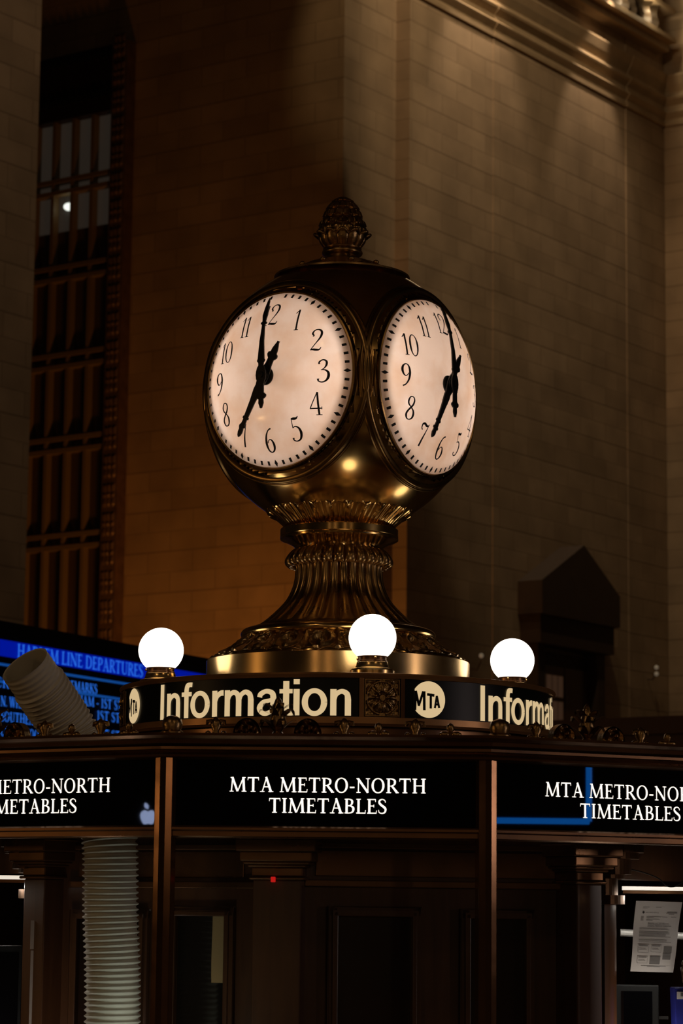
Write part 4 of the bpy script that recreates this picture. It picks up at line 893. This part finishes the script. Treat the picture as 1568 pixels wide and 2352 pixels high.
def ptext(t, a, b, s, m, nm):
    c = bpy.data.curves.new('t', 'FONT'); c.body = t; c.size = 1; o = bpy.data.objects.new('t', c); COL.objects.link(o); bpy.context.view_layer.update()
    me = o.evaluated_get(bpy.context.evaluated_depsgraph_get()).to_mesh(); mb = MB()
    mb.add([fp(a + v.co.x * s * 1.45, b + v.co.y * s) for v in me.vertices], [tuple(p.vertices) for p in me.polygons]); bpy.data.objects.remove(o); return mb.build(nm, m, pn)
ptext('Eligibility and Identification -', .30, .678, .030, DARK_INK, 'heading'); ptext('Disabled Medicare Customers', .30, .644, .030, DARK_INK, 'heading'); ptext('Metro-North Railroad', .225, .832, .022, DARK_INK, 'letterhead')
mb = MB(); mb.add([fp(.185 + .024 * math.cos(t), .84 + .017 * math.sin(t)) for t in [2 * PI * k / 20 for k in range(20)]], [tuple(range(20))]); mb.build('letterhead_mark', DARK_INK, pn)
for nm, a0, a1, b0, b1 in [('card_picture', .12, .36, .27, .385), ('card_picture', .41, .64, .28, .385), ('card_picture', .12, .35, .12, .22), ('card_picture', .40, .64, .11, .225), ('card_picture', .70, .89, .275, .365), ('card_picture', .69, .88, .18, .27)]:
    mb = MB(); mb.grid(4, 4, lambda a, b: pf(a0 + (a1 - a0) * a, b0 + (b1 - b0) * b, .0008)); cpn = mb.build(nm, PAPER if a1 < .37 or (a0 > .4 and b0 > .25 and a1 < .65) else GREY_INK, pn)
    mb = MB()
    for s0, s1, y0, y1 in [(0, 1, 0, .03), (0, 1, .97, 1), (0, .02, 0, 1), (.98, 1, 0, 1), (.08, .9, .78, .92), (.1, .7, .5, .56), (.1, .8, .35, .4)]: mb.grid(2, 2, lambda a, b: pf(a0 + (a1 - a0) * (s0 + (s1 - s0) * a), b0 + (b1 - b0) * (y0 + (y1 - y0) * b), .0011))
    mb.build('print', GREY_INK, cpn)
# monitors, bin, pipe, cable in the openings
def monitor(label, loc, rz, wd=.36, hh_=.30, tilt=0):
    t = thing('monitor', label, 'monitor', loc); t.rotation_euler = (0, 0, 0); M = Matrix.Translation(loc) @ Matrix.Rotation(rad(rz), 4, 'Z') @ Matrix.Rotation(rad(tilt), 4, 'Y')
    def bx(nm, m, lo, hi, par=t, bev=.004):
        mb = MB(); mb.box(lo, hi); mb.v = [M @ v for v in mb.v]; return mb.build(nm, m, par, bevel=bev)
    bx('foot', PLASTIC, (-.10, -.07, 0), (.10, .09, .015)); bx('neck', PLASTIC, (-.03, .02, .015), (.03, .05, .14))
    sh = bx('case', PLASTIC, (-wd / 2, -.02, .11), (wd / 2, .03, .11 + hh_)); bx('screen', SCREEN, (-wd / 2 + .02, -.022, .135), (wd / 2 - .02, -.019, .09 + hh_), sh, 0)
    for k in range(5): bx('vent_slot', BLACK, (-.1, .0301, .2 + k * .025), (.1, .032, .21 + k * .025), sh, 0)
    return t
q = at(1462, 2262, D - .62); monitor('dark monitor standing behind the glass below the paper notice', (q.x, q.y, q.z - .41), -8, .14, .30)
q = at(4, 2172, D - 1.16); monitor('dark monitor tilted at the left service opening, cut off by the picture edge', (q.x, q.y, q.z - .41), 60, .16, .30, 0)
q = at(1576, 2268, D - .9); bx0 = thing('bin', 'blue plastic bin with a barcode sticker right of the dark monitor', 'bin', (q.x, q.y, q.z - .24))
mb = MB(); wd = .09; mb.add([(q.x + sx * wd * k / 2, q.y + sy * .06 * k, q.z - dz) for dz, k in ((.24, .85), (0, 1), (0, .9), (.2, .8)) for sx, sy in ((-1, -1), (1, -1), (1, 1), (-1, 1))], [(3, 2, 1, 0), (12, 13, 14, 15)] + [(r * 4 + i, r * 4 + (i + 1) % 4, r * 4 + 4 + (i + 1) % 4, r * 4 + 4 + i) for r in range(3) for i in range(4)])
mb.build('tub', BLUEBIN, bx0, bevel=.003)
mb = MB(); mb.box((q.x - .038, q.y - .0615, q.z - .035), (q.x + .038, q.y - .059, q.z - .012)); stk = mb.build('sticker', PAPER, bx0); mb = MB()
for k in range(14): mb.box((q.x - .026 + k * .004, q.y - .063, q.z - .026), (q.x - .026 + k * .004 + rl.choice((.001, .0018, .0026)), q.y - .0612, q.z - .015))
mb.build('barcode', DARK_INK, stk)
q = at(1572, 2215, D - .92); mb = MB(); mb.tube([(q.x, q.y, q.z - .055), (q.x - .004, q.y, q.z - .01), (q.x, q.y, q.z)], [.008, .010, .007], 14); mb.sphere((q.x, q.y, q.z + .004), .010, 14, 8); mb.tube([(q.x - .01, q.y, q.z - .02), (q.x + .012, q.y, q.z - .022)], .006, 10)
tag(mb.build('desk_bell', CHROME, None, smooth=50, org=(q.x, q.y, q.z - .055)), 'shiny chrome stand top above the blue bin at the right edge', 'desk stand')
a_, b_ = at(1424, 2142, D - .55), at(1600, 2152, D - .55); mb = MB(); mb.tube([a_, b_], .012, 20); tag(mb.build('grey_pipe', GREYM, None, smooth=50, org=a_), 'grey horizontal pipe behind the paper notice', 'pipe')
pts = [at(u, v, D - .93) for u, v in ((1440, 1995), (1480, 2005), (1512, 2018), (1530, 2034), (1548, 2036), (1568, 2025), (1600, 2008))]; mb = MB(); mb.tube([p[:3] for p in cr([tuple(p) for p in pts], 5)], .0022, 8); tag(mb.build('hanging_cable', BLACK, None, smooth=60, org=pts[0]), 'thin black cable drooping across the strip light of the right opening', 'cable')
# sheet of paper standing inside the left window frame, stitched bag edge
t0, z1 = LW.hit(488, 2100, .006); t2, z0 = LW.hit(525, 2258, .006)
mb = MB(); mb.grid(6, 10, lambda a, b: LW.P(t0 + (t2 - t0) * a, z0 + (z1 - z0) * b, .0065 + .002 * math.sin(5 * b))); mb.grid(6, 10, lambda a, b: LW.P(t0 + (t2 - t0) * a, z0 + (z1 - z0) * b, .0058 + .002 * math.sin(5 * b)))
tag(mb.build('paper_sheet', mat('yellowed_paper', (.42, .30, .14), .8), None, org=LW.P(t0, z0, .006)), 'yellowed paper sheet in the dark window left of the centre pilaster', 'paper')
t0, z0 = CW_.hit(627, 2020, .075); mb = MB(); p = pol(CR + .075, -8.6); p = at(627, 2020, D - 1.372); mb.box((p.x - .007, p.y - .006, p.z - .008), (p.x + .007, p.y + .012, p.z + .008))
tag(mb.build('red_reflection', mat('red_reflection_glow', (.3, .01, .01), .4, emit=(.9, .015, .012), es=.55), None, org=p, bevel=.002), 'small red reflection at the centre wood pilaster, put in as a glowing block', 'reflection')  # glowing block added for a red reflection in the glass
